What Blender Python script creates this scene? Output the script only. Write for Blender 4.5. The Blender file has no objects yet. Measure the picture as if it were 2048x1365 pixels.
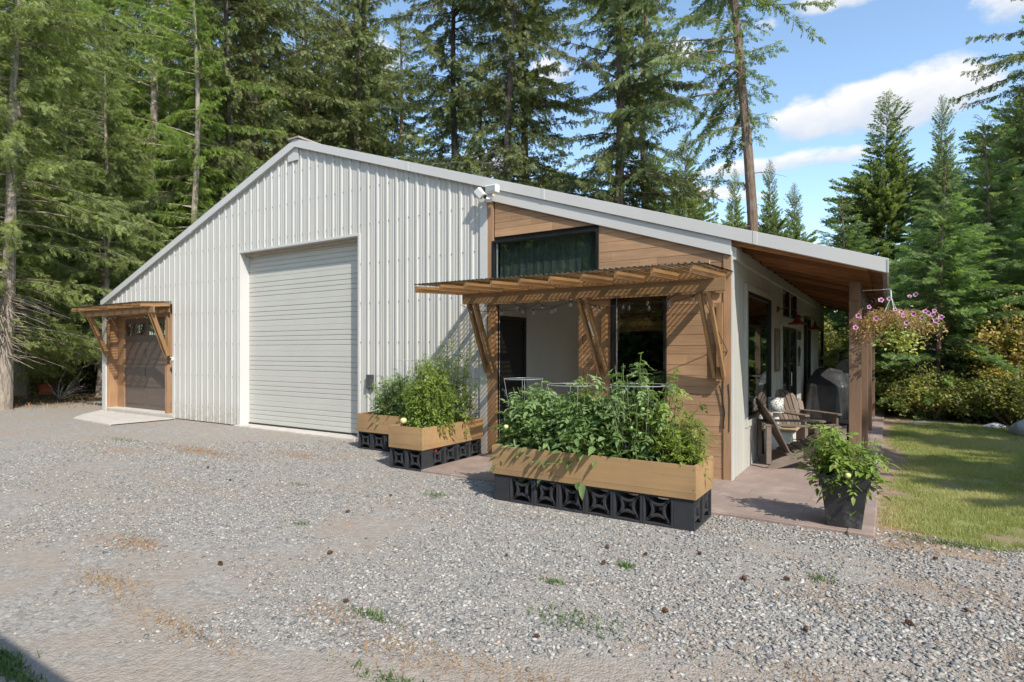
import bpy, math, random
import numpy as np
from mathutils import Vector, Matrix
R_=math.radians
SC=bpy.context.scene
COL=SC.collection
# ------------------------------------------------------------------ camera
cam=bpy.data.cameras.new('camera'); co=bpy.data.objects.new('camera',cam); COL.objects.link(co)
cam.sensor_width=36; cam.lens=20.76; cam.shift_y=0.0095; cam.clip_start=0.05; cam.clip_end=20000
CAM=Vector((1.6,-7.44,1.6)); TH=R_(32.556)
co.location=CAM; co.rotation_euler=(R_(90),0,TH); SC.camera=co
# ------------------------------------------------------------------ light
SUN=Vector((1.9,-1.0,2.05)).normalized()          # towards the sun
EL=math.asin(SUN.z); AZ=math.atan2(SUN.x,SUN.y)
sd=bpy.data.lights.new('sun','SUN'); sd.energy=4.3; sd.angle=R_(0.53); sd.color=(1.0,0.945,0.85)
so=bpy.data.objects.new('sun',sd); COL.objects.link(so); so.rotation_euler=SUN.to_track_quat('Z','Y').to_euler()
SC.view_settings.view_transform='Standard'; SC.view_settings.look='None'; SC.view_settings.exposure=0.42; SC.view_settings.gamma=1
W=bpy.data.worlds.new('World'); SC.world=W; W.use_nodes=True
def build_world():
    nt=W.node_tree; N=nt.nodes; L=nt.links; N.clear()
    out=N.new('ShaderNodeOutputWorld'); bg=N.new('ShaderNodeBackground'); bg.inputs[1].default_value=0.15
    sky=N.new('ShaderNodeTexSky'); sky.sky_type='NISHITA'; sky.sun_disc=False
    sky.sun_elevation=EL; sky.sun_rotation=AZ; sky.altitude=600; sky.air_density=1.0; sky.dust_density=0.6; sky.ozone_density=1.6
    tc=N.new('ShaderNodeTexCoord'); sep=N.new('ShaderNodeSeparateXYZ'); L.new(tc.outputs['Generated'],sep.inputs[0])
    def M(op,a,b=None,c=None):
        n=N.new('ShaderNodeMath'); n.operation=op
        for i,v in enumerate((a,b,c)):
            if v is None: continue
            if isinstance(v,(int,float)): n.inputs[i].default_value=v
            else: L.new(v,n.inputs[i])
        return n.outputs[0]
    az=M('ARCTAN2',sep.outputs[0],sep.outputs[1])     # 0 at +Y, + to the east
    el=M('ARCSINE',sep.outputs[2])
    nz=N.new('ShaderNodeTexNoise'); nz.inputs['Scale'].default_value=15; nz.inputs['Detail'].default_value=9; nz.inputs['Roughness'].default_value=0.62
    cv=N.new('ShaderNodeCombineXYZ'); L.new(az,cv.inputs[0]); L.new(M('MULTIPLY',el,1.7),cv.inputs[1]); L.new(cv.outputs[0],nz.inputs['Vector'])
    # cumulus banks as (azimuth, elevation, half width, half height up, half height down, weight) in degrees
    banks=[(-.5,19.3,7.0,2.7,2.4,1.15),(-6,19.1,3.6,2.3,1.7,1.1),(3.5,19.6,4.5,2.9,2.6,1.0),(-11.0,16.0,5.5,.95,.9,.9),(-5.5,16.2,5.5,1.0,.9,.85),(-14.5,14.2,4,.9,.8,.75),(-11,13.6,3,.5,.5,.6),(-2.5,27.6,5.5,1.6,1.1,.85),(3.5,27.4,3.5,1.2,1.0,.7),
           (-9.5,26.8,1.6,.8,.7,.5),(8.0,24.4,3.2,2.0,1.8,.8),(-29,25.0,2.6,1.9,1.6,.9),(-17,25.6,2.6,1.6,1.3,.8),(-34,17.5,5,2.0,1.4,.7),(-47,25,5,3,2,.8),(60,28,22,8,5,.9),(110,35,26,9,6,.9),(-100,30,25,8,6,.9),(-150,24,28,9,6,.9),(160,40,20,8,6,.9)]
    tot=None; shade=None
    for a,e,w,hu,hd,wt in banks:
        dx=M('DIVIDE',M('SUBTRACT',az,R_(a)),R_(w))
        de=M('SUBTRACT',el,R_(e))
        up=M('DIVIDE',M('MAXIMUM',de,0.0),R_(hu)); dn=M('DIVIDE',M('MINIMUM',de,0.0),R_(hd))
        d2=M('ADD',M('MULTIPLY',dx,dx),M('ADD',M('MULTIPLY',up,up),M('MULTIPLY',dn,dn)))
        v=M('MULTIPLY',M('MAXIMUM',M('SUBTRACT',1.0,d2),-1.0),wt)
        tot=v if tot is None else M('MAXIMUM',tot,v)
        s=M('MULTIPLY',M('ADD',M('MULTIPLY',M('DIVIDE',de,R_(hu)),.8),0.62),M('GREATER_THAN',v,-0.3))
        shade=s if shade is None else M('MAXIMUM',shade,s)
    body=M('ADD',tot,M('MULTIPLY',M('SUBTRACT',nz.outputs[0],0.5),1.9))
    mr=N.new('ShaderNodeMapRange'); mr.interpolation_type='SMOOTHSTEP'; mr.inputs['From Min'].default_value=0.12; mr.inputs['From Max'].default_value=0.75; L.new(body,mr.inputs['Value'])
    sh=N.new('ShaderNodeMapRange'); sh.inputs['From Min'].default_value=-0.1; sh.inputs['From Max'].default_value=1.0
    L.new(M('ADD',shade,M('MULTIPLY',M('SUBTRACT',nz.outputs[0],0.5),1.0)),sh.inputs['Value'])
    cc=N.new('ShaderNodeMix'); cc.data_type='RGBA'; cc.inputs['A'].default_value=(2.9,3.45,4.3,1); cc.inputs['B'].default_value=(5.3,5.2,5.1,1); L.new(sh.outputs[0],cc.inputs['Factor'])
    mul=N.new('ShaderNodeMix'); mul.data_type='RGBA'; mul.blend_type='MULTIPLY'; mul.inputs['Factor'].default_value=1; mul.inputs['B'].default_value=(1.50,1.52,1.42,1); L.new(sky.outputs[0],mul.inputs['A'])
    mx=N.new('ShaderNodeMix'); mx.data_type='RGBA'; L.new(M('MULTIPLY',mr.outputs[0],0.93),mx.inputs['Factor']); L.new(mul.outputs['Result'],mx.inputs['A']); L.new(cc.outputs['Result'],mx.inputs['B'])
    L.new(mx.outputs['Result'],bg.inputs[0]); L.new(bg.outputs[0],out.inputs[0])
build_world()
# ------------------------------------------------------------------ materials
def nodemat(name):
    m=bpy.data.materials.new(name); m.use_nodes=True
    nt=m.node_tree; b=nt.nodes['Principled BSDF']; return m,nt,nt.nodes,nt.links,b
def noise(nt,scale,detail=4,rough=.55,vec=None,stretch=None,coord='Object'):
    N=nt.nodes;L=nt.links
    if vec is None:
        tc=N.new('ShaderNodeTexCoord'); vec=tc.outputs[coord]
    if stretch:
        mp=N.new('ShaderNodeMapping'); mp.inputs['Scale'].default_value=stretch; L.new(vec,mp.inputs[0]); vec=mp.outputs[0]
    n=N.new('ShaderNodeTexNoise'); n.inputs['Scale'].default_value=scale; n.inputs['Detail'].default_value=detail; n.inputs['Roughness'].default_value=rough
    L.new(vec,n.inputs['Vector']); return n.outputs[0]
def ramp(nt,val,stops):
    r=nt.nodes.new('ShaderNodeValToRGB'); e=r.color_ramp.elements
    while len(e)<len(stops): e.new(.5)
    for i,(p,c) in enumerate(stops): e[i].position=p; e[i].color=(*c,1)
    nt.links.new(val,r.inputs[0]); return r.outputs[0]
def mixc(nt,f,a,b,mode='MIX'):
    m=nt.nodes.new('ShaderNodeMix'); m.data_type='RGBA'; m.blend_type=mode
    for k,v in (('Factor',f),('A',a),('B',b)):
        if isinstance(v,(int,float)): m.inputs[k].default_value=v
        elif isinstance(v,tuple): m.inputs[k].default_value=(*v,1)
        else: nt.links.new(v,m.inputs[k])
    return m.outputs['Result']
def bump(nt,b,h,strength=.3,dist=.01):
    n=nt.nodes.new('ShaderNodeBump'); n.inputs['Strength'].default_value=strength; n.inputs['Distance'].default_value=dist
    nt.links.new(h,n.inputs['Height']); nt.links.new(n.outputs[0],b.inputs['Normal'])
def simple(name,c,rough=.5,metal=0,var=.12,scale=6,bmp=0,bscale=60,stretch=None):
    m,nt,N,L,b=nodemat(name)
    n=noise(nt,scale,5,.6,stretch=stretch)
    lo=tuple(x*(1-var) for x in c); hi=tuple(min(1,x*(1+var)) for x in c)
    L.new(ramp(nt,n,[(.3,lo),(.7,hi)]),b.inputs['Base Color']); b.inputs['Roughness'].default_value=rough; b.inputs['Metallic'].default_value=metal
    if bmp: bump(nt,b,noise(nt,bscale,3,.6),bmp,.004)
    return m
def wood(name,c,axis=0,dark=.55,rough=.6,scale=5,bmp=.4,saw=False):
    m,nt,N,L,b=nodemat(name)
    st=[9,9,9]; st[axis]=.7
    g=noise(nt,scale,6,.62,stretch=tuple(st))
    st2=[40,40,40]; st2[axis]=1.5
    g2=noise(nt,scale,3,.6,stretch=tuple(st2))
    big=noise(nt,1.7,3,.5)
    lo=tuple(x*dark for x in c); hi=tuple(min(1,x*1.22) for x in c)
    col=ramp(nt,g,[(.28,lo),(.5,c),(.75,hi)])
    col=mixc(nt,.35,col,ramp(nt,g2,[(.3,lo),(.7,hi)]))
    col=mixc(nt,.5,col,ramp(nt,big,[(.35,(.72,.72,.74)),(.65,(1.15,1.12,1.08))]),'MULTIPLY')
    at=N.new('ShaderNodeAttribute'); at.attribute_name='tone'
    tn=ramp(nt,at.outputs['Fac'],[(0,(.62,.60,.58)),(.5,(1,1,1)),(1,(1.3,1.27,1.2))])
    col=mixc(nt,1.0,col,tn,'MULTIPLY')
    L.new(col,b.inputs['Base Color']); b.inputs['Roughness'].default_value=rough
    b.inputs['Specular IOR Level'].default_value=.3
    bump(nt,b,g2,bmp,.003)
    return m
MT={}
MT['metal']=simple('painted_white_steel',(.51,.50,.47),.38,0,.035,1.2,stretch=(1,1,.3))
def splash():
    m=MT['metal']; nt=m.node_tree; N=nt.nodes; L=nt.links; b=N['Principled BSDF']
    src=b.inputs['Base Color'].links[0].from_socket
    tc=N.new('ShaderNodeTexCoord'); sx=N.new('ShaderNodeSeparateXYZ'); L.new(tc.outputs['Object'],sx.inputs[0])
    mr=N.new('ShaderNodeMapRange'); mr.inputs['From Min'].default_value=.55; mr.inputs['From Max'].default_value=0.0; L.new(sx.outputs[2],mr.inputs['Value'])
    mu=N.new('ShaderNodeMath'); mu.operation='MULTIPLY'; L.new(mr.outputs[0],mu.inputs[0]); L.new(ramp(nt,noise(nt,7,6,.75),[(.38,(0,0,0)),(.72,(1,1,1))]),mu.inputs[1])
    st=ramp(nt,noise(nt,3,5,.7,stretch=(5,5,.35)),[(.45,(1,1,1)),(.75,(.90,.89,.86))])
    c=mixc(nt,1.0,src,st,'MULTIPLY'); c=mixc(nt,mu.outputs[0],c,(.30,.24,.18)); L.new(c,b.inputs['Base Color'])
splash()
MT['trim']=simple('white_trim_steel',(.56,.55,.53),.35,0,.03,1.5)
MT['gdoor']=simple('cream_steel_door',(.53,.52,.475),.45,0,.03,1.5,.12,180)
MT['stucco']=simple('white_panel_siding',(.46,.45,.405),.75,0,.08,2.5,.35,45,stretch=(1,1,.25))
MT['stuccolit']=MT['stucco']
MT['siding']=wood('stained_cedar_planks',(.385,.235,.135),0,.74,.7,2.4,.8)
MT['sidingv']=wood('stained_cedar_post',(.36,.215,.12),2,.66,.7,2.6,.5)
MT['lumber']=wood('honey_stained_lumber',(.30,.18,.088),1,.6,.55,3,.5)
MT['lumberx']=wood('honey_stained_beam',(.29,.18,.092),0,.6,.55,3,.5)
MT['lumberz']=wood('honey_stained_brace',(.31,.18,.085),2,.6,.55,3,.5)
MT['soffit']=wood('reddish_rafter_wood',(.34,.155,.065),0,.55,.6,3,.4)
MT['deck']=wood('roof_deck_boards',(.26,.12,.055),1,.5,.7,3,.4)
MT['postw']=wood('brown_stained_post',(.20,.125,.082),2,.7,.6,3,.4)
MT['box']=wood('tan_painted_planter_boards',(.345,.22,.11),0,.93,.6,1.5,.2)
MT['adir']=wood('weathered_grey_chair_slats',(.20,.155,.125),0,.7,.75,4,.4)
MT['black']=simple('black_window_frame',(.012,.012,.013),.35,0,.3,5)
MT['bdoor']=simple('black_painted_door',(.010,.010,.010),.5,0,.3,4)
MT['browndoor']=simple('dark_brown_panel_door',(.115,.085,.07),.5,0,.12,3,.25,90,stretch=(.4,1,4))
MT['blk']=simple('dark_painted_breeze_block',(.026,.027,.032),.8,0,.25,9,.9,120)
MT['soil']=simple('dark_potting_soil',(.02,.014,.01),.95,0,.5,40,.9,60)
MT['conc']=simple('pale_concrete',(.50,.46,.41),.85,0,.12,5,.5,90)
MT['white']=simple('white_plastic',(.75,.75,.73),.4,0,.04,3)
MT['red']=simple('rusty_red_enamel',(.16,.028,.014),.4,0,.25,8)
MT['wire']=simple('galvanised_wire',(.55,.55,.56),.35,.6,.1,8)
MT['iron']=simple('dark_wrought_iron',(.05,.05,.055),.45,.6,.3,20)
MT['cable']=simple('black_rubber_cable',(.012,.012,.012),.5,0,.2,5)
MT['steel']=simple('stainless_steel',(.55,.56,.57),.28,1,.08,5)
MT['tarp']=simple('black_grill_cover_fabric',(.035,.035,.036),.45,0,.5,3,.6,14)
MT['grill']=simple('black_grill_enamel',(.02,.02,.02),.3,0,.3,5)
MT['lampwhite']=simple('distressed_white_metal',(.55,.54,.50),.6,0,.35,60)
MT['tan']=simple('light_wood_tabletop',(.42,.31,.2),.55,0,.2,9,stretch=(6,1,1))
MT['rock']=simple('grey_granite_boulder',(.36,.35,.34),.9,0,.22,5,1.0,25)
MT['tomg']=simple('green_unripe_tomato',(.22,.31,.09),.3,0,.15,8)
MT['tomr']=simple('ripe_red_tomato',(.55,.03,.015),.25,0,.1,8)
MT['tomy']=simple('pale_yellow_tomato',(.62,.58,.25),.3,0,.1,8)
MT['curtain']=simple('grey_sheer_curtain',(.24,.27,.25),.9,0,.3,14,stretch=(1.6,1,.03))
MT['room']=simple('unlit_room_black',(.012,.012,.011),.9,0,.2,2)
MT['orange']=simple('faded_orange_plastic',(.45,.10,.04),.5,0,.2,5)
MT['lime']=simple('lime_green_paint',(.30,.42,.05),.5,0,.15,5)
MT['cone']=simple('brown_pine_cone_scales',(.12,.06,.03),.85,0,.4,80,.9,90)
MT['pot']=None
def mk_pot():
    m,nt,N,L,b=nodemat('charcoal_planter_with_scuffs')
    n=noise(nt,9,8,.75); n2=noise(nt,3,3,.5)
    sc=ramp(nt,n,[(.50,(0,0,0)),(.70,(1,1,1))]); s2=ramp(nt,n2,[(.40,(0,0,0)),(.65,(1,1,1))])
    f=mixc(nt,1,sc,s2,'MULTIPLY')
    L.new(mixc(nt,f,(.028,.028,.030),(.17,.17,.175)),b.inputs['Base Color']); b.inputs['Roughness'].default_value=.42
    bump(nt,b,n,.25,.003); MT['pot']=m
mk_pot()
def mk_glass(name,tint,refl):
    m,nt,N,L,b=nodemat(name); N.remove(b); out=N['Material Output']
    gl=N.new('ShaderNodeBsdfGlossy'); gl.inputs['Roughness'].default_value=.015; gl.inputs['Color'].default_value=(.85,.9,.88,1)
    tr=N.new('ShaderNodeBsdfTransparent'); tr.inputs[0].default_value=(*tint,1)
    fr=N.new('ShaderNodeLayerWeight'); fr.inputs['Blend'].default_value=.5
    pw=N.new('ShaderNodeMath'); pw.operation='POWER'; pw.inputs[1].default_value=4.0; L.new(fr.outputs['Facing'],pw.inputs[0])
    ad=N.new('ShaderNodeMath'); ad.operation='MULTIPLY_ADD'; ad.inputs[1].default_value=.75; ad.inputs[2].default_value=refl; ad.use_clamp=True; L.new(pw.outputs[0],ad.inputs[0])
    nz=noise(nt,1.3,2,.5); bp=N.new('ShaderNodeBump'); bp.inputs['Strength'].default_value=.05; bp.inputs['Distance'].default_value=.02; L.new(nz,bp.inputs['Height']); L.new(bp.outputs[0],gl.inputs['Normal'])
    mx=N.new('ShaderNodeMixShader'); L.new(ad.outputs[0],mx.inputs[0]); L.new(tr.outputs[0],mx.inputs[1]); L.new(gl.outputs[0],mx.inputs[2]); L.new(mx.outputs[0],out.inputs[0])
    return m
MT['glass']=mk_glass('window_glass',(.70,.74,.72),.12)
MT['bulb']=mk_glass('clear_bulb_glass',(.93,.93,.9),.10)
MT['sheet']=mk_glass('smoked_corrugated_plastic',(.86,.80,.70),.05)
MT['sheetweb']=mk_glass('shadow_stripe_ridge',(.30,.24,.17),.10)  # ridges tinted darker so the sheet throws striped shade on the wall
def leafmat(name,stops,trans=.32,rough=.55,objvar=.2):
    m,nt,N,L,b=nodemat(name); out=N['Material Output']
    at=N.new('ShaderNodeAttribute'); at.attribute_name='tone'
    oi=N.new('ShaderNodeObjectInfo')
    col=ramp(nt,at.outputs['Fac'],stops)
    col=mixc(nt,1.0,col,ramp(nt,oi.outputs['Random'],[(0,(1-objvar,1-objvar,1-objvar*1.2)),(1,(1+objvar,1+objvar*.8,1+objvar*.3))]),'MULTIPLY')
    L.new(col,b.inputs['Base Color']); b.inputs['Roughness'].default_value=rough; b.inputs['Specular IOR Level'].default_value=.35
    t=N.new('ShaderNodeBsdfTranslucent'); L.new(mixc(nt,1.0,col,(1.3,1.35,.6),'MULTIPLY'),t.inputs[0])
    mx=N.new('ShaderNodeMixShader'); mx.inputs[0].default_value=trans; L.new(b.outputs[0],mx.inputs[1]); L.new(t.outputs[0],mx.inputs[2]); L.new(mx.outputs[0],out.inputs[0])
    return m
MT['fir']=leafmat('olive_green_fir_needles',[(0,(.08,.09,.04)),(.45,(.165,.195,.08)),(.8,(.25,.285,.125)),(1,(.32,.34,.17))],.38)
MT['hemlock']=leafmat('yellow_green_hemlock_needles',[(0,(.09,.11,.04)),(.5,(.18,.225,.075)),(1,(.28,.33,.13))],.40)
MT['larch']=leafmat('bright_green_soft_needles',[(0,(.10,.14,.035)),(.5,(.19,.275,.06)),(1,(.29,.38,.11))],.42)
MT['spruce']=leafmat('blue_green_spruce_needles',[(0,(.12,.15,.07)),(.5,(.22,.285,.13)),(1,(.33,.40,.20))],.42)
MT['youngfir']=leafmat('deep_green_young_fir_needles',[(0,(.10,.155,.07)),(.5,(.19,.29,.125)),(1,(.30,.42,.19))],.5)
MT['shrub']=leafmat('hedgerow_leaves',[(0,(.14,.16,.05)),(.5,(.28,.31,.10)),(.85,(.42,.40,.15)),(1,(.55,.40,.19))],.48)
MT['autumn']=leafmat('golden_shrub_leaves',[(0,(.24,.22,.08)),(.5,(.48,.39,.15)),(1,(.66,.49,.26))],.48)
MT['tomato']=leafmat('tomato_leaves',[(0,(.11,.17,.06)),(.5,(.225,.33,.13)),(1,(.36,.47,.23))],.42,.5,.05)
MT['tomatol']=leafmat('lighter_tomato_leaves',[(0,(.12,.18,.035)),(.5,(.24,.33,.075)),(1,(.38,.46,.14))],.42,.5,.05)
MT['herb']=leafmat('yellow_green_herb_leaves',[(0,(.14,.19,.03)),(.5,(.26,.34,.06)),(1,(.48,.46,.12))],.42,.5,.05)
MT['dryleaf']=leafmat('dry_straw_petunia_foliage',[(0,(.16,.17,.05)),(.4,(.42,.27,.11)),(.75,(.60,.38,.20)),(1,(.72,.58,.36))],.35,.6,.0)
MT['paleleaf']=leafmat('pale_green_ivy_leaves',[(0,(.18,.26,.08)),(.6,(.36,.44,.16)),(1,(.65,.66,.22))],.35,.6,.0)
MT['petal']=leafmat('magenta_petal_white_edge',[(0,(.22,.03,.14)),(.4,(.45,.09,.36)),(.7,(.62,.30,.55)),(1,(.90,.84,.88))],.3,.5,.0)
MT['petalv']=leafmat('violet_petal',[(0,(.10,.03,.30)),(1,(.30,.16,.62))],.3,.5,.0)
MT['grass']=leafmat('lawn_grass_blades',[(0,(.22,.25,.07)),(.55,(.35,.37,.14)),(1,(.54,.48,.26))],.42,.5,.0)
MT['weed']=leafmat('green_weed_leaves',[(0,(.06,.11,.03)),(1,(.16,.24,.07))],.3,.6,.0)
MT['dryweed']=leafmat('dry_rusty_weed',[(0,(.20,.09,.03)),(.6,(.40,.22,.09)),(1,(.50,.36,.15))],.2,.7,.0)
MT['stem']=simple('green_plant_stem',(.13,.18,.05),.6,0,.2,8)
MT['twig']=simple('grey_brown_twigs',(.20,.16,.12),.9,0,.3,10)
def bark(name,c,lich=0.3):
    m,nt,N,L,b=nodemat(name)
    n=noise(nt,7,6,.7,stretch=(3,3,.6)); n2=noise(nt,1.6,3,.5)
    col=ramp(nt,n,[(.3,tuple(x*.45 for x in c)),(.55,c),(.8,tuple(min(1,x*1.5) for x in c))])
    col=mixc(nt,ramp(nt,n2,[(.5,(0,0,0)),(.7,(lich,)*3)]),col,(.30,.29,.25))
    L.new(col,b.inputs['Base Color']); b.inputs['Roughness'].default_value=.95; b.inputs['Specular IOR Level'].default_value=.1
    bump(nt,b,n,1.0,.05); return m
MT['bark']=bark('brown_fir_bark',(.22,.155,.115),.35)
MT['barkg']=bark('pale_grey_bark',(.40,.335,.275),.6)
MT['barkd']=bark('dark_bark',(.10,.08,.068),.3)
# ------------------------------------------------------------------ mesh helpers
class MB:
    def __init__(s): s.v=[];s.f=[];s.t=[];s.m=[];s.smooth=False
    def add(s,vs,fs,tone=.5,mi=0):
        o=len(s.v); s.v+= [tuple(v) for v in vs]; s.t+=[tone]*len(vs)
        for f in fs: s.f.append(tuple(i+o for i in f)); s.m.append(mi)
    def box(s,a,b,tone=.5,mi=0):
        x0,y0,z0=a;x1,y1,z1=b
        s.add([(x0,y0,z0),(x1,y0,z0),(x1,y1,z0),(x0,y1,z0),(x0,y0,z1),(x1,y0,z1),(x1,y1,z1),(x0,y1,z1)],
              [(0,3,2,1),(4,5,6,7),(0,1,5,4),(1,2,6,5),(2,3,7,6),(3,0,4,7)],tone,mi); return s
    def bar(s,p,q,w,h,up=(0,0,1),tone=.5,mi=0):
        p=Vector(p);q=Vector(q);d=(q-p).normalized(); u=Vector(up); sd=d.cross(u)
        if sd.length<1e-4: sd=d.cross(Vector((0,1,0)))
        sd.normalize(); u=sd.cross(d).normalized()
        vs=[]
        for c in (p,q):
            for a,b in ((-1,-1),(1,-1),(1,1),(-1,1)): vs.append(c+sd*(a*w/2)+u*(b*h/2))
        s.add(vs,[(0,1,2,3),(7,6,5,4),(0,4,5,1),(1,5,6,2),(2,6,7,3),(3,7,4,0)],tone,mi); return s
    def tube(s,pts,r,n=8,tone=.5,mi=0,cap=True):
        pts=[Vector(p) for p in pts]; rs=r if isinstance(r,(list,tuple)) else [r]*len(pts)
        vs=[];ref=Vector((.13,.31,.94))
        for i,p in enumerate(pts):
            d=(pts[min(i+1,len(pts)-1)]-pts[max(i-1,0)]).normalized()
            a=d.cross(ref)
            if a.length<.05: a=d.cross(Vector((1,0,0)))
            a.normalize(); b=d.cross(a)
            for k in range(n):
                t=2*math.pi*k/n; vs.append(p+a*math.cos(t)*rs[i]+b*math.sin(t)*rs[i])
        fs=[]
        for i in range(len(pts)-1):
            for k in range(n): fs.append((i*n+k,i*n+(k+1)%n,(i+1)*n+(k+1)%n,(i+1)*n+k))
        if cap: fs.append(tuple(range(n))[::-1]); fs.append(tuple(range((len(pts)-1)*n,len(pts)*n)))
        s.add(vs,fs,tone,mi); return s
    def prism(s,poly,y0,y1,axis='y',tone=.5,mi=0):
        n=len(poly)
        if axis=='y': vs=[(a,y0,b) for a,b in poly]+[(a,y1,b) for a,b in poly]
        elif axis=='x': vs=[(y0,a,b) for a,b in poly]+[(y1,a,b) for a,b in poly]
        else: vs=[(a,b,y0) for a,b in poly]+[(a,b,y1) for a,b in poly]
        fs=[tuple(range(n)),tuple(range(2*n-1,n-1,-1))]
        for i in range(n): j=(i+1)%n; fs.append((i,i+n,j+n,j))
        s.add(vs,fs,tone,mi); return s
    def lathe(s,prof,c,n=24,tone=.5,mi=0):
        vs=[];fs=[]
        for r,z in prof:
            for k in range(n):
                t=2*math.pi*k/n; vs.append((c[0]+r*math.cos(t),c[1]+r*math.sin(t),c[2]+z))
        for i in range(len(prof)-1):
            for k in range(n): fs.append((i*n+k,i*n+(k+1)%n,(i+1)*n+(k+1)%n,(i+1)*n+k))
        s.add(vs,fs,tone,mi); return s
    def xform(s,M):
        s.v=[tuple(M@Vector(v)) for v in s.v]; return s
    def build(s,name,mats,parent=None,bevel=0,smooth=False,local=False):
        me=bpy.data.meshes.new(name)
        off=Vector((0,0,0))
        if parent is not None and not local: off=parent.get('_o') and Vector(parent['_o']) or Vector((0,0,0))
        me.from_pydata([tuple(Vector(v)-off) for v in s.v],[],s.f)
        if not isinstance(mats,(list,tuple)): mats=[mats]
        for m in mats: me.materials.append(m)
        if len(mats)>1: me.polygons.foreach_set('material_index',s.m)
        at=me.attributes.new('tone','FLOAT','POINT'); at.data.foreach_set('value',s.t)
        import bmesh
        bm=bmesh.new(); bm.from_mesh(me); bmesh.ops.recalc_face_normals(bm,faces=bm.faces); bm.to_mesh(me); bm.free()
        if smooth: me.polygons.foreach_set('use_smooth',[True]*len(me.polygons))
        o=bpy.data.objects.new(name,me); COL.objects.link(o)
        if parent is not None: o.parent=parent; o['_o']=tuple(off)
        if bevel:
            md=o.modifiers.new('bevel','BEVEL'); md.width=bevel; md.segments=2; md.limit_method='ANGLE'; md.angle_limit=R_(50)
        return o
def npmesh(name,V,F,tone,mat,parent=None,loc=None,smooth=False):
    me=bpy.data.meshes.new(name); V=np.asarray(V,dtype=np.float32); F=np.asarray(F,dtype=np.int32)
    me.vertices.add(len(V)); me.vertices.foreach_set('co',V.ravel())
    k=F.shape[1]; me.loops.add(F.size); me.loops.foreach_set('vertex_index',F.ravel())
    me.polygons.add(len(F)); me.polygons.foreach_set('loop_start',np.arange(0,F.size,k,dtype=np.int32)); me.polygons.foreach_set('loop_total',np.full(len(F),k,dtype=np.int32))
    me.update(calc_edges=True)
    at=me.attributes.new('tone','FLOAT','POINT'); at.data.foreach_set('value',np.asarray(tone,dtype=np.float32))
    for m in (mat if isinstance(mat,(list,tuple)) else [mat]): me.materials.append(m)
    if smooth: me.polygons.foreach_set('use_smooth',[True]*len(F))
    o=bpy.data.objects.new(name,me); COL.objects.link(o)
    if parent is not None: o.parent=parent
    if loc is not None: o.location=loc
    return o
def tag(o,label=None,cat=None,group=None,kind=None):
    if label: o['label']=label
    if cat: o['category']=cat
    if group: o['group']=group
    if kind: o['kind']=kind
    return o
def empty(name,loc,label,cat,group=None):
    o=bpy.data.objects.new(name,None); COL.objects.link(o); o.location=loc; o.empty_display_size=.1
    o['_o']=tuple(loc); return tag(o,label,cat,group)
def copy_tree(o,parent=None,loc=None,rz=None,scale=None,label=None):
    c=o.copy(); COL.objects.link(c)
    if parent is not None: c.parent=parent; 
    if loc is not None: c.location=loc
    if rz is not None: c.rotation_euler=(0,0,rz)
    if scale is not None: c.scale=(scale,)*3 if isinstance(scale,(int,float)) else scale
    if label: c['label']=label
    for ch in list(o.children): copy_tree(ch,c)
    return c
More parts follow.
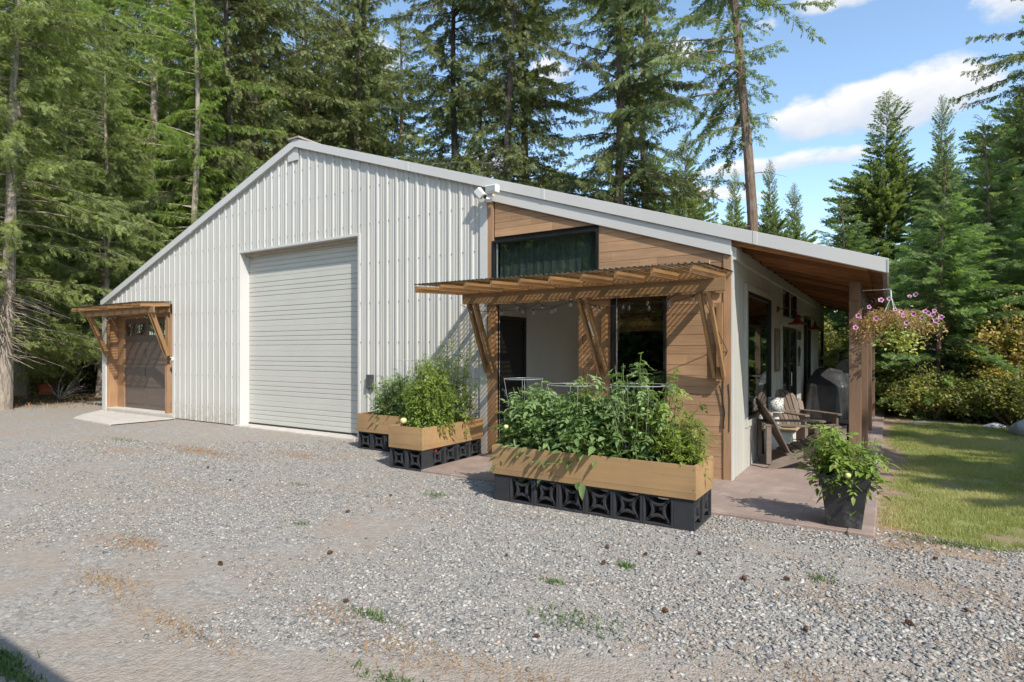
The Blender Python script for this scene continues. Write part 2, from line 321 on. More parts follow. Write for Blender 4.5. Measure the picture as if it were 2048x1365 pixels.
# ================================================================== GROUND
SL=.323; RX,RZ=-8.1,5.70; SLL=.345
def roofz(x): return RZ-SL*(x-RX) if x>=RX else RZ-SLL*(RX-x)
def mk_ground():
    m,nt,N,L,b=nodemat('grey_gravel_and_dirt')
    tc=N.new('ShaderNodeTexCoord'); P=tc.outputs['Object']
    def vor(sc,out='Color',feat='F1'):
        v=N.new('ShaderNodeTexVoronoi'); v.inputs['Scale'].default_value=sc; v.feature=feat; L.new(P,v.inputs['Vector']); return v.outputs[out]
    c1=vor(34); c2=vor(75); d1=vor(34,'Distance'); d2=vor(75,'Distance')
    def hsv(c):
        s=N.new('ShaderNodeSeparateColor'); L.new(c,s.inputs[0]); return s.outputs
    s1=hsv(c1); s2=hsv(c2)
    stones=[(0,(.14,.135,.13)),(.25,(.225,.215,.205)),(.5,(.30,.285,.26)),(.72,(.345,.315,.275)),(.88,(.39,.365,.33)),(1,(.50,.475,.43))]
    k1=ramp(nt,s1[0],stones); k2=ramp(nt,s2[0],stones)
    stone=mixc(nt,.45,k1,k2)
    dirt=ramp(nt,noise(nt,14,5,.7,P),[(.3,(.26,.215,.175)),(.7,(.36,.31,.26))])
    big=noise(nt,.55,4,.6,P); med=noise(nt,2.2,4,.65,P)
    mm=N.new('ShaderNodeMath'); mm.operation='MULTIPLY_ADD'; mm.inputs[1].default_value=.55; L.new(med,mm.inputs[0]); L.new(big,mm.inputs[2])
    f=ramp(nt,mm.outputs[0],[(.68,(.15,.15,.15)),(.88,(.85,.85,.85))])
    sp=N.new('ShaderNodeSeparateXYZ'); L.new(P,sp.inputs[0])
    def MM(op,a,b_,cl=False):
        n=N.new('ShaderNodeMath'); n.operation=op; n.use_clamp=cl
        for i,v in enumerate((a,b_)):
            if isinstance(v,(int,float)): n.inputs[i].default_value=v
            else: L.new(v,n.inputs[i])
        return n.outputs[0]
    dd=MM('ADD',MM('MULTIPLY',MM('SUBTRACT',sp.outputs[0],1.6),-.538),MM('MULTIPLY',MM('ADD',sp.outputs[1],7.44),.843))
    worn=MM('MULTIPLY',MM('SUBTRACT',MM('ADD',3.3,MM('MULTIPLY',MM('SUBTRACT',med,.5),.9)),dd),3.0,True)
    fm=MM('MAXIMUM',MM('MULTIPLY',worn,.85),f)
    col=mixc(nt,fm,stone,dirt)
    # rusty dry patches
    rp=noise(nt,.9,5,.7,P,None); rp2=noise(nt,9,4,.7,P)
    r1=mixc(nt,1,ramp(nt,rp,[(.57,(0,0,0)),(.68,(.75,.75,.75))]),ramp(nt,rp2,[(.42,(0,0,0)),(.6,(1,1,1))]),'MULTIPLY')
    col=mixc(nt,r1,col,(.36,.22,.12))
    # forest floor beyond the yard
    sx=N.new('ShaderNodeSeparateXYZ'); L.new(P,sx.inputs[0])
    def M(op,a,b_,cl=False):
        n=N.new('ShaderNodeMath'); n.operation=op; n.use_clamp=cl
        for i,v in enumerate((a,b_)):
            if isinstance(v,(int,float)): n.inputs[i].default_value=v
            else: L.new(v,n.inputs[i])
        return n.outputs[0]
    wob=M('MULTIPLY',M('SUBTRACT',noise(nt,.35,4,.6,P),.5),5.0)
    fl=M('MULTIPLY',M('ADD',M('MULTIPLY',M('ADD',sx.outputs[0],18.6),-1.0),wob),.6,True)   # x<-19
    fy=M('MULTIPLY',M('ADD',M('SUBTRACT',sx.outputs[1],8.5),wob),.6,True)
    ff=M('MAXIMUM',fl,fy)
    floor_=ramp(nt,noise(nt,3,6,.7,P),[(.3,(.045,.035,.022)),(.5,(.11,.08,.05)),(.62,(.17,.12,.07)),(.8,(.09,.11,.04))])
    col=mixc(nt,ff,col,floor_)
    L.new(col,b.inputs['Base Color']); b.inputs['Roughness'].default_value=.95; b.inputs['Specular IOR Level'].default_value=.15
    h=N.new('ShaderNodeMath'); h.operation='ADD'; L.new(d1,h.inputs[0]); L.new(d2,h.inputs[1])
    bp=N.new('ShaderNodeBump'); bp.invert=True; bp.inputs['Strength'].default_value=.5; bp.inputs['Distance'].default_value=.014; L.new(h.outputs[0],bp.inputs['Height']); L.new(bp.outputs[0],b.inputs['Normal'])
    return m
MT['ground']=mk_ground()
def ground():
    b=MB(); b.add([(-900,-900,0),(900,-900,0),(900,1500,0),(-900,1500,0)],[(0,1,2,3)])
    tag(b.build('ground',MT['ground']),'grey gravel yard running into brown forest floor',None,None,'structure')
ground()
LAWN=[(1.62,-1.05),(2.3,-1.35),(3.2,-1.0),(6,-1.4),(12,-2.0),(14,6),(11,8.6),(7.5,8.3),(5.0,7.6),(3.4,8.4),(2.4,8.6),(1.75,8.0),(1.66,5),(1.85,2.5),(1.70,.8)]
def lawn():
    m,nt,N,L,b=nodemat('patchy_lawn_turf')
    tc=N.new('ShaderNodeTexCoord'); P=tc.outputs['Object']
    c=ramp(nt,noise(nt,1.3,6,.7,P),[(.36,(.30,.23,.14)),(.47,(.23,.22,.08)),(.6,(.24,.28,.08)),(.72,(.36,.32,.14))])
    c=mixc(nt,.5,c,ramp(nt,noise(nt,30,4,.7,P),[(.3,(.5,.5,.45)),(.7,(1.3,1.3,1.2))]),'MULTIPLY')
    L.new(c,b.inputs['Base Color']); b.inputs['Roughness'].default_value=.95; bump(nt,b,noise(nt,60,4,.7,P),.8,.02)
    mb=MB(); n=len(LAWN); 
    # wobble the outline
    rnd=random.Random(3); pts=[]
    for i in range(n):
        a=LAWN[i]; c2=LAWN[(i+1)%n]; k=max(2,int(math.dist(a,c2)/.18))
        for j in range(k): t=j/k; pts.append((a[0]+(c2[0]-a[0])*t+rnd.uniform(-.07,.07),a[1]+(c2[1]-a[1])*t+rnd.uniform(-.07,.07),.006))
    mb.add(pts,[tuple(range(len(pts)))])
    tag(mb.build('lawn',m),'patchy green lawn beside the porch',None,None,'structure')
lawn()
def strip():
    b=MB(); rnd=random.Random(6); n=60; vs=[];fs=[]
    for i in range(n+1):
        y=-1.75+11.2*i/n; vs+= [(1.49,y,.003),(2.05+rnd.uniform(-.08,.08)+(.25 if y<-1 else 0),y,.003)]
    for i in range(n): fs.append((2*i,2*i+1,2*i+3,2*i+2))
    b.add(vs,fs); tag(b.build('path',simple('brown_trodden_earth',(.27,.19,.125),.95,0,.35,7,.8,50)),'strip of bare brown earth between porch and lawn',None,None,'structure')
strip()
def inpoly(x,y,poly):
    c=np.zeros(len(x),bool); n=len(poly); j=n-1
    for i in range(n):
        xi,yi=poly[i];xj,yj=poly[j]
        cond=((yi>y)!=(yj>y))&(x<(xj-xi)*(y-yi)/((yj-yi) or 1e-9)+xi); c^=cond; j=i
    return c
def vnoise(x,y,s,seed):
    # smooth value noise
    r=np.random.RandomState(seed); G=r.rand(64,64)
    X=(x*s)%64;Y=(y*s)%64; i=X.astype(int);j=Y.astype(int);fx=X-i;fy=Y-j;fx=fx*fx*(3-2*fx);fy=fy*fy*(3-2*fy)
    a=G[i%64,j%64];b=G[(i+1)%64,j%64];c=G[i%64,(j+1)%64];d=G[(i+1)%64,(j+1)%64]
    return (a*(1-fx)+b*fx)*(1-fy)+(c*(1-fx)+d*fx)*fy
def grassblades(name,P,hmin,hmax,w,mat,seed,label,spread=.5,tonef=None):
    r=np.random.RandomState(seed); n=len(P); a=r.rand(n)*6.283; h=hmin+(hmax-hmin)*r.rand(n)**1.5
    lx=np.cos(a)*h*spread*r.rand(n);ly=np.sin(a)*h*spread*r.rand(n)
    ww=w*(.6+.8*r.rand(n)); px=-np.sin(a)*ww/2;py=np.cos(a)*ww/2
    z=np.zeros(n)
    A=np.stack([P[:,0]-px,P[:,1]-py,z],1);B=np.stack([P[:,0]+px,P[:,1]+py,z],1);C=np.stack([P[:,0]+lx,P[:,1]+ly,h],1)
    V=np.stack([A,B,C],1).reshape(-1,3); F=np.arange(n*3).reshape(-1,3); t=np.clip(r.rand(n)*.8+.1 if tonef is None else tonef(P,r),0,1)
    o=npmesh(name,V,F,np.repeat(t,3),mat); return tag(o,label,None,None,'stuff')
r=np.random.RandomState(5)
P=np.stack([r.uniform(1.5,4.4,300000),-1.6+10.2*r.rand(300000)**1.35],1)
P=P[inpoly(P[:,0]+.22*(r.rand(len(P))-.35),P[:,1]+.2*(r.rand(len(P))-.5),LAWN)]; P=P[(P[:,0]<1.9+.16*(P[:,1]+7.44))]
dn=vnoise(P[:,0]+9,P[:,1]+9,1.6,4)*.6+vnoise(P[:,0]+9,P[:,1]+9,5,6)*.4; ed=np.clip((P[:,0]-1.7)/.9,0,1)*.16+np.clip((P[:,1]+1.5)/1.0,0,1)*.08-np.clip((P[:,1]-6)/2.5,0,1)*.2
P=P[dn*1.5+ed+r.rand(len(P))*.30>.82]
grassblades('grass',P,.015,.055,.006,MT['grass'],7,'short green grass blades covering the lawn',.9,
   lambda P,r: vnoise(P[:,0]+3,P[:,1]+3,1.1,9)*.75+r.rand(len(P))*.35)
# pebbles lying loose on the yard
def pebbles():
    r=np.random.RandomState(11); n=260000
    d=2.55+ (10.5-2.55)*r.rand(n)**.8; lat=(r.rand(n)*2-1)*.92
    fx,fy=-math.sin(TH),math.cos(TH); rx,ry=math.cos(TH),math.sin(TH)
    x=CAM.x+d*(fx+rx*lat); y=CAM.y+d*(fy+ry*lat)
    keep=(y<-.15)|(x>1.5)
    # off the patio, planters and lawn
    keep&=~((x>-3.6)&(x<1.5)&(y>-1.53)); keep&=~((x>-2)&(x<.17)&(y>-2.2)&(y<-1.5)); keep&=~((x>-4.18)&(x<-3.5)&(y>-1.53)); keep&=~((x<-12.3)&(y>-1.4))
    keep&=~((y>-1.2)&(x>1.45)); keep&=~((y>-.65)&(x<-4.1)&(x>-5.8))
    dn=vnoise(x+50,y+50,.8,21)*.6+vnoise(x+50,y+50,2.7,22)*.4
    right=np.clip((x+1.5)/3,0,1)*.12
    front=np.clip((-4.75-y)/.7,0,1)*np.clip((1.6-x)/1.5,0,1)*.22+np.clip((-3-x)/4,0,1)*.08
    dist=-.538*(x-1.6)+.843*(y+7.44); front=front+np.clip((3.25-dist)/.25,0,1)*.55*(vnoise(x+30,y+30,1.3,5)*.8+.4)*np.clip((2.2-x)/.8,0,1)
    keep&=(dn+right-front>.36+.40*(r.rand(n)-.4))
    x=x[keep];y=y[keep];d=d[keep];n=len(x)
    x=x[:140000];y=y[:140000];d=d[:140000];n=len(x)
    s=.0042+.0112*r.rand(n)**3.0; s*=1+.18*np.clip((x+2)/4,0,1)
    ic=np.array([(1,0,0),(-1,0,0),(0,1,0),(0,-1,0),(0,0,1),(0,0,-1),(.62,.62,.5),(-.62,.62,.5),(-.62,-.62,.5),(.62,-.62,.5)],float)
    F0=np.array([(0,6,9),(2,7,6),(1,8,7),(3,9,8),(4,6,7),(4,7,8),(4,8,9),(4,9,6),(0,2,6),(2,1,7),(1,3,8),(3,0,9)])
    V=ic[None]*(1+.75*(r.rand(n,10,1)-.5)); V=V*s[:,None,None]*np.stack([.8+.7*r.rand(n),.7+.5*r.rand(n),.35+.35*r.rand(n)],1)[:,None,:]
    a=r.rand(n)*6.283; c,s_=np.cos(a)[:,None],np.sin(a)[:,None]
    tx=(r.rand(n,1)-.5)*.8
    vx,vy,vz=V[...,0],V[...,1],V[...,2]; vz2=vz+vx*tx
    X=vx*c-vy*s_+x[:,None];Y=vx*s_+vy*c+y[:,None];Z=vz2+ (s*.16)[:,None]
    V=np.stack([X,Y,Z],2).reshape(-1,3); F=(F0[None]+(np.arange(n)*10)[:,None,None]).reshape(-1,3)
    m,nt,N,L,b=nodemat('mixed_crushed_stone')
    at=N.new('ShaderNodeAttribute'); at.attribute_name='tone'
    col=ramp(nt,at.outputs['Fac'],[(0,(.13,.13,.13)),(.2,(.21,.21,.205)),(.45,(.29,.28,.265)),(.65,(.34,.31,.27)),(.8,(.36,.345,.32)),(.95,(.48,.46,.425)),(1,(.36,.26,.19))])
    L.new(mixc(nt,.5,col,ramp(nt,noise(nt,150,3,.6),[(.3,(.75,.75,.75)),(.7,(1.2,1.2,1.2))]),'MULTIPLY'),b.inputs['Base Color']); b.inputs['Roughness'].default_value=.85; b.inputs['Specular IOR Level'].default_value=.25
    o=npmesh('gravel',V,F,np.repeat(r.rand(n),10),m); tag(o,'loose grey and tan crushed stone strewn over the yard',None,None,'stuff')
pebbles()
# weeds and dry patches in the gravel
def patchpts(c,rx,ry,n,r):
    a=r.randn(n,2)*[rx*.5,ry*.5]; return a+np.array(c)
r=np.random.RandomState(8)
dry=[(1.75,-1.5,.25,.9,900),(2.0,-2.6,.7,.35,1100),(1.3,-3.2,.5,.3,700),(-7.6,-2.2,1.0,.22,2200),(-6.0,-1.6,.8,.15,900),(-9,-2.8,1.2,.12,500),(-3.7,-5.0,.45,.18,900),(-2.9,-5.5,.5,.15,700),(.3,-5.0,.5,.12,500),(2.2,-3.5,.5,.4,800),(-.6,-5.1,.6,.2,700),(-1.9,-5.6,.7,.12,600),(1.65,-.3,.12,1.6,500),(-5.5,-3.6,1.2,.2,500),(-9.5,-3.0,1.6,.3,500),(1.2,-4.2,.6,.3,500),(-1.3,-5.0,.35,.15,400)]
PP=np.concatenate([patchpts((x,y),a,b_,n,r) for x,y,a,b_,n in dry])
grassblades('dry_weeds',PP,.008,.035,.004,MT['dryweed'],3,'dry rusty weeds matted over bare patches of gravel',2.2)
grn=[(.05,-4.3,.34,.16,260),(-.35,-3.85,.10,.05,70),(-.05,-3.3,.08,.05,150),(-3.0,-3.9,.12,.05,60),(-4.3,-2.9,.2,.08,60),(-9.9,-2.3,.8,.15,200),(-.2,-5.35,.5,.06,400),(-2.25,-6.30,.30,.07,600),(-1.9,-6.30,.4,.04,250),(2.0,-1.4,.3,.1,400),(-1.0,-4.9,.2,.05,200),(-2.6,-2.4,.15,.08,120),(1.2,-2.8,.1,.1,100)]
PP=np.concatenate([patchpts((x,y),a,b_,n,r) for x,y,a,b_,n in grn])
grassblades('green_weeds',PP,.01,.05,.009,MT['weed'],4,'low green weeds coming up through the gravel',1.4)
# forest litter twigs
r=np.random.RandomState(19)
PP=np.stack([r.uniform(-40,-17.5,9000),r.uniform(-3,14,9000)],1)
grassblades('forest_litter',PP,.02,.14,.02,MT['dryweed'],14,'brown litter and dead stems on the forest floor',1.6)
# patio
def patio():
    m,nt,N,L,b=nodemat('reddish_stamped_concrete')
    tc=N.new('ShaderNodeTexCoord'); P=tc.outputs['Object']
    br=N.new('ShaderNodeTexBrick'); L.new(P,br.inputs['Vector']); br.inputs['Scale'].default_value=1.0; br.inputs['Brick Width'].default_value=.60; br.inputs['Row Height'].default_value=.30; br.inputs['Mortar Size'].default_value=.004; br.inputs['Mortar Smooth'].default_value=.6
    br.inputs['Color1'].default_value=(.285,.215,.185,1); br.inputs['Color2'].default_value=(.305,.235,.20,1); br.inputs['Mortar'].default_value=(.23,.175,.15,1)
    c=mixc(nt,.8,br.outputs['Color'],ramp(nt,noise(nt,2.5,6,.75,P),[(.3,(.7,.68,.68)),(.55,(1,1,1)),(.72,(1.5,1.5,1.5))]),'MULTIPLY')
    L.new(c,b.inputs['Base Color']); b.inputs['Roughness'].default_value=.7
    n=N.new('ShaderNodeBump'); n.inputs['Strength'].default_value=.5; n.inputs['Distance'].default_value=.006; L.new(br.outputs['Fac'],n.inputs['Height']); n.invert=True
    n2=N.new('ShaderNodeBump'); n2.inputs['Strength'].default_value=.5; n2.inputs['Distance'].default_value=.006; L.new(noise(nt,25,5,.7,P),n2.inputs['Height']); L.new(n.outputs[0],n2.inputs['Normal']); L.new(n2.outputs[0],b.inputs['Normal'])
    MT['patio']=m
    mb=MB(); mb.box((-3.6,-1.5,-.12),(0.003,.06,.035)).box((0.003,-1.5,-.12),(1.29,12.2,.035))
    mb.box((-3.6,-1.53,-.12),(1.32,-1.5,.030))
    mb2=MB()
    p=tag(mb.build('patio',m,bevel=.006),'reddish stamped concrete patio',None,None,'structure')
    rnd=random.Random(4)
    y=-1.56
    mb2.box((1.29,-1.56,-.12),(1.50,12.2,.040)); 
    tag(mb2.build('patio_border',m,bevel=.012),'raised concrete border along the patio',None,None,'structure')
    s=MB(); s.add([(-14.6,-1.28,.02),(-12.4,-1.42,.02),(-12.35,-.06,.02),(-16.1,-.06,.02),(-15.4,-.75,.02)],[(0,1,2,3,4)])
    s.add([(-14.6,-1.28,.02),(-12.4,-1.42,.02),(-12.4,-1.43,-.05),(-14.6,-1.29,-.05)],[(0,1,2,3)])
    tag(s.build('concrete_apron',MT['conc']),'pale concrete pad before the brown door',None,None,'structure')
patio()
# ================================================================== BUILDING
BLD=empty('workshop_building',(-8,0,0),'white ribbed metal workshop with a cedar lean-to and covered porch','building')
XL=-16.1
def ribs(x0,x1,pitch=.2286):
    # profile points (x, y) of a ribbed steel panel, facing -Y
    pts=[];k=math.floor(x0/pitch)
    while k*pitch<x1+pitch:
        c=k*pitch
        for dx,dy in ((-.036,0),(-.018,-.02),(.018,-.02),(.036,0),(.072,0),(.079,-.005),(.095,-.005),(.102,0),(.128,0),(.135,-.005),(.151,-.005),(.158,0)):
            pts.append((c+dx,dy))
        k+=1
    return pts
def metal_wall():
    b=MB(); th=.02
    def seg(x0,x1,zb):
        pts=[p for p in ribs(x0,x1) if x0<p[0]<x1]; pts=[(x0,0)]+pts+[(x1,0)]
        # insert ridge
        o=[]
        for i,p in enumerate(pts):
            if o and o[-1][0]<RX<p[0]: 
                t=(RX-o[-1][0])/(p[0]-o[-1][0]); o.append((RX,o[-1][1]+t*(p[1]-o[-1][1])))
            o.append(p)
        vs=[];fs=[]
        for x,y in o: vs.append((x,y,zb)); vs.append((x,y,roofz(x)-.09))
        for i in range(len(o)-1): fs.append((2*i,2*i+2,2*i+3,2*i+1))
        b.add(vs,fs)
    seg(-16.0,-12.6,2.73); seg(-12.6,-9.98,0.02); seg(-9.98,-6.38,3.67); seg(-6.38,-3.66,0.02)
    # screws
    s=b; rnd=random.Random(2)
    for z in (.35,1.05,1.75,2.45,3.15,3.85,4.5,5.1):
        k=math.floor(-16/.2286)
        while k*.2286<-3.7:
            x=k*.2286+.052
            if x>-15.95 and z<roofz(x)-.25 and not(-9.98<x<-6.38 and z<3.7) and not (x<-12.6 and z<2.75):
                s.box((x-.008,-.012,z-.008),(x+.008,.002,z+.008),mi=1)
            k+=1
    b.build('metal_wall',[MT['metal'],simple('grey_screw_heads',(.25,.25,.25),.5)],BLD)
    # trims
    t=MB(); t.box((XL-.02,-.035,0),(-15.93,.12,2.80)); t.build('corner_trim',MT['trim'],BLD)
    t=MB(); t.box((-3.72,-.030,.02),(-3.585,.02,3.93)); t.build('corner_trim',MT['trim'],BLD)
    t=MB(); t.box((-12.63,-.022,.02),(-12.57,.24,2.74)).box((-15.93,-.022,2.70),(-12.63,.24,2.745)); t.build('opening_trim',MT['trim'],BLD)
    # side + rear + left walls as solid core
    c=MB(); c.box((XL+.02,.30,0),(-15.62,11.98,2.7)); c.build('left_wall',MT['metal'],BLD)
    c=MB(); c.prism([(XL,0.02),(-.02,.02),(-.02,roofz(-.02)-.12),(RX,RZ-.12),(XL,roofz(XL)-.12)],11.9,12.0); c.build('rear_wall',MT['metal'],BLD)
metal_wall()
def fascia():
    # roof deck with ribs, upper fascia, lower trim
    b=MB(); y0,y1=-.062,12.35
    for xa,xb in ((XL-.02,RX),(RX,1.59)):
        za,zb=roofz(xa),roofz(xb)
        b.prism([(xa,za-.03),(xb,zb-.03),(xb,zb-.004),(xa,za-.004)],y0+.03,y1)
    # raised seams running down the slope
    y=0.1
    while y<12.3:
        for xa,xb in ((XL-.02,RX),(RX,1.59)): b.bar((xa,y,roofz(xa)+.006),(xb,y,roofz(xb)+.006),.03,.02)
        y+=.2286
    b.build('roof',MT['metal'],BLD)
    f=MB()
    for xa,xb in ((XL-.03,RX),(RX,1.60)):
        za,zb=roofz(xa),roofz(xb)
        f.prism([(xa,za-.15),(xb,zb-.15),(xb,zb+.004),(xa,za+.004)],y0-.012,y0+.022)
        f.prism([(xa,za-.15),(xb,zb-.15),(xb,zb-.138),(xa,za-.138)],y0+.022,y0+.06)
    # joints in the fascia
    j=f
    for x in (-11.8,-5.2,-2.6,0.25):
        z=roofz(x); j.prism([(x,z-.15),(x+.05,z-.15-.05*SL),(x+.05,z+.006-.05*SL),(x,z+.006)],y0-.016,y0-.010)
    f.build('fascia',MT['trim'],BLD,bevel=.003)
    c=MB(); c.bar((RX,-.10,RZ+.012),(RX,12.3,RZ+.012),.30,.03); c.build('ridge_cap',simple('tan_ridge_cap',(.35,.31,.26),.6),BLD)
    l=MB(); l.prism([(-3.585,roofz(-3.585)-.152),(0.0,roofz(0)-.152),(0.0,roofz(0)-.335),(-3.585,roofz(-3.585)-.335)],-.046,-.02)
    l.prism([(-3.585,roofz(-3.585)-.335),(0.0,roofz(0)-.335),(0.0,roofz(0)-.325),(-3.585,roofz(-3.585)-.325)],-.02,.01)
    l.build('rake_trim',MT['trim'],BLD,bevel=.004)
    v=MB(); v.prism([(-8.36,5.30),(-8.04,5.30),(-8.04,5.535),(-8.1,5.56),(-8.36,5.47)],-.035,-.021); v.build('gable_vent_cover',MT['trim'],BLD,bevel=.004)
    # eave flashing at porch edge
    e=MB(); e.box((1.585,-.08,2.42),(1.60,12.35,roofz(1.6)-.0)); 
    # corrugated drip of the roof sheet beyond fascia (scalloped eave)
    y=-.1
    while y<12.2:
        e.prism([(y,2.425),(y+.05,2.425),(y+.035,2.40),(y+.015,2.40)],1.586,1.596,'x'); y+=.076
    e.build('eave_flashing',MT['metal'],BLD)
fascia()
def garage_door():
    b=MB(); yb=.19
    pts=[] # (y,z) profile
    n=7; H=3.62/n; z=0.04
    for k in range(n):
        zz=z+k*H
        pts+= [(yb+.006,zz),(yb,zz+.006)]
        for q in (.24,.42,.60,.79):
            g=zz+q*H
            pts+= [(yb,g-.012),(yb+.012,g-.004),(yb+.012,g+.002),(yb,g+.008)]
        pts+= [(yb,zz+H-.006),(yb+.006,zz+H)]
    vs=[];fs=[]
    for y,zz in pts: vs+= [(-9.98,y,zz),(-6.38,y,zz)]
    for i in range(len(pts)-1): fs.append((2*i,2*i+1,2*i+3,2*i+2))
    b.add(vs,fs)
    g=b.build('garage_door',MT['gdoor'],BLD)
    r=MB(); r.box((-9.96,yb-.012,.045),(-6.40,yb-.0,.075)); r.build('weather_seal',MT['black'],g)
    f=MB()
    f.box((-9.98,-.025,.03),(-9.95,.2,3.66)); f.box((-6.41,-.025,.03),(-6.36,.2,3.66)); f.box((-9.98,-.026,3.655),(-6.36,.2,3.70))
    f.build('garage_door_frame',MT['trim'],BLD,bevel=.003)
    w=MB(); w.box((-9.94,.10,3.60),(-6.42,.16,3.654)); w.build('header_board',simple('weathered_header_board',(.42,.36,.3),.8,0,.3,5,stretch=(1,8,8)),BLD)
    s=MB(); s.box((-10.0,-.14,-.06),(-6.36,.24,.04)); s.build('door_sill',MT['conc'],BLD,bevel=.01)
garage_door()
def brown_door():
    y=.26
    w=MB()
    w.box((-15.93,y-.02,.1),(-15.55,y+.05,2.7)); w.box((-13.28,y-.02,.1),(-12.63,y+.05,2.7)); w.box((-15.55,y-.02,2.44),(-13.28,y+.05,2.7))
    w.box((-15.93,0,.1),(-15.90,y,2.7)); w.box((-12.66,0,.1),(-12.62,y,2.7))
    w.box((-12.98,-.01,.05),(-12.88,y,2.6))
    w.build('door_surround',MT['sidingv'],BLD)
    s=MB(); s.box((-15.93,-.02,-.05),(-12.6,.4,.10)); s.build('door_sill',MT['conc'],BLD,bevel=.01)
    d=MB(); x0,x1=-15.55,-13.28; H=2.34/4
    d.box((x0,y+.02,.1),(x1,y+.05,2.44))
    cw=(x1-x0)/2
    for r in range(4):
        z0=.1+r*H
        for c in range(2):
            a=x0+c*cw+.07; bb=x0+(c+1)*cw-.07
            # raised panel: frame groove
            if r<3:
                d.prism([(a,z0+.10),(bb,z0+.10),(bb,z0+H-.10),(a,z0+H-.10)],y+.012,y+.021)
                d.prism([(a+.03,z0+.13),(bb-.03,z0+.13),(bb-.03,z0+H-.13),(a+.03,z0+H-.13)],y+.005,y+.013)
        d.box((x0,y+.008,z0+H-.012),(x1,y+.019,z0+H-.004))
    dd=d.build('brown_door',MT['browndoor'],BLD,bevel=.002)
    g=MB()
    for c in range(2):
        a=x0+c*cw+.09; bb=x0+(c+1)*cw-.09; z0=.1+3*H
        g.box((a,y+.016,z0+.14),(bb,y+.0195,z0+H-.12))
    g.build('window',MT['glass'],dd)
    gg=MB()
    for c in range(2):
        a=x0+c*cw+.09; bb=x0+(c+1)*cw-.09; z0=.1+3*H
        for k in range(5): xx=a+(bb-a)*k/4; gg.box((xx-.008,y+.008,z0+.14),(xx+.008,y+.016,z0+H-.12))
        for zz in (z0+.14,z0+.26,z0+H-.14): gg.box((a,y+.008,zz-.007),(bb,y+.015,zz+.007))
    gg.build('window_grille',MT['browndoor'],dd)
brown_door()
# ---- cedar front of the lean-to
TW=(-1.56,-.80,.30,2.40); UW=(-3.50,-1.74,2.60,3.27); AL=(-3.42,-2.04,0.0,2.34)
def cedar():
    rnd=random.Random(12)
    b=MB(); z=.03
    zt=lambda x: roofz(x)-.20
    rows=[]
    while z<4.0:
        h=rnd.choice([.09,.12,.135,.135,.15,.11]); rows.append((z,z+h)); z+=h
    def holes(z0,z1):
        hs=[]
        for (x0,x1,a,c) in (TW,UW,AL):
            if z0<c-.02 and z1>a+.02: hs.append((x0,x1,a,c))
        return hs
    for z0,z1 in rows:
        xe=-.095
        cuts=[-3.46]+sorted(rnd.uniform(-3.3,-.3) for _ in range(rnd.choice([0,1,1,2])))+[xe]
        for i in range(len(cuts)-1):
            segs=[(cuts[i],cuts[i+1])]
            for (x0,x1,a,c) in holes(z0,z1):
                ns=[]
                for s in segs:
                    if x1<=s[0] or x0>=s[1]: ns.append(s); continue
                    if x0>s[0]: ns.append((s[0],x0))
                    if x1<s[1]: ns.append((x1,s[1]))
                segs=ns
            tone=min(1,max(0,rnd.gauss(.5,.13)))
            for s0,s1 in segs:
                # clip by slope
                poly=[(s0,z0+.004),(s1,z0+.004),(s1,z1-.0),(s0,z1-.0)]
                out=[]
                for k in range(4):
                    p,q=poly[k],poly[(k+1)%4]; fp=zt(p[0])-p[1]; fq=zt(q[0])-q[1]
                    if fp>=0: out.append(p)
                    if fp*fq<0:
                        t=fp/(fp-fq); out.append((p[0]+(q[0]-p[0])*t,p[1]+(q[1]-p[1])*t))
                if len(out)>=3 and s1-s0>.01:
                    yy=-rnd.uniform(0,.003); b.prism([(x+(0.0015 if x==s0 else -.0015 if x==s1 else 0),zz) for x,zz in out],-.004+yy,.018,tone=tone)
    b.build('cedar_siding',MT['siding'],BLD)
    # trim boards
    t=MB(); t.box((-.095,-.022,.03),(-.004,.02,2.80)); t.build('corner_board',MT['sidingv'],BLD,bevel=.003)
    t=MB(); t.box((-3.585,-.024,.03),(-3.42,.04,2.34)); t.box((-3.585,-.022,2.34),(-3.48,.02,3.90)); t.build('corner_board',MT['sidingv'],BLD,bevel=.003)
    t=MB(); t.box((-2.04,-.02,.03),(-1.98,.5,2.34)); t.build('alcove_trim',MT['sidingv'],BLD,bevel=.003)
    # backing wall with openings
    w=MB()
    def wall(x0,x1,z0,z1): w.box((x0,.02,z0),(x1,.06,z1))
    xs=[-3.6,-3.50,-3.42,-2.04,-1.74,-1.56,-.80,0]
    for i in range(len(xs)-1):
        a,c=xs[i],xs[i+1]; top=roofz(c)-.16; m=(a+c)/2
        iv=[(0,top)]
        for (x0,x1,z0,z1) in (TW,UW,AL):
            if x0<m<x1:
                niv=[]
                for p,q in iv:
                    if z1<=p or z0>=q: niv.append((p,q)); continue
                    if z0>p: niv.append((p,z0))
                    if z1<q: niv.append((z1,q))
                iv=niv
        for p,q in iv: wall(a,c,p,q)
        if roofz(a)-.16>top: w.prism([(a,top),(c,top),(a,roofz(a)-.16)],.02,.06)
    w.build('front_wall_core',MT['black'],BLD)
cedar()
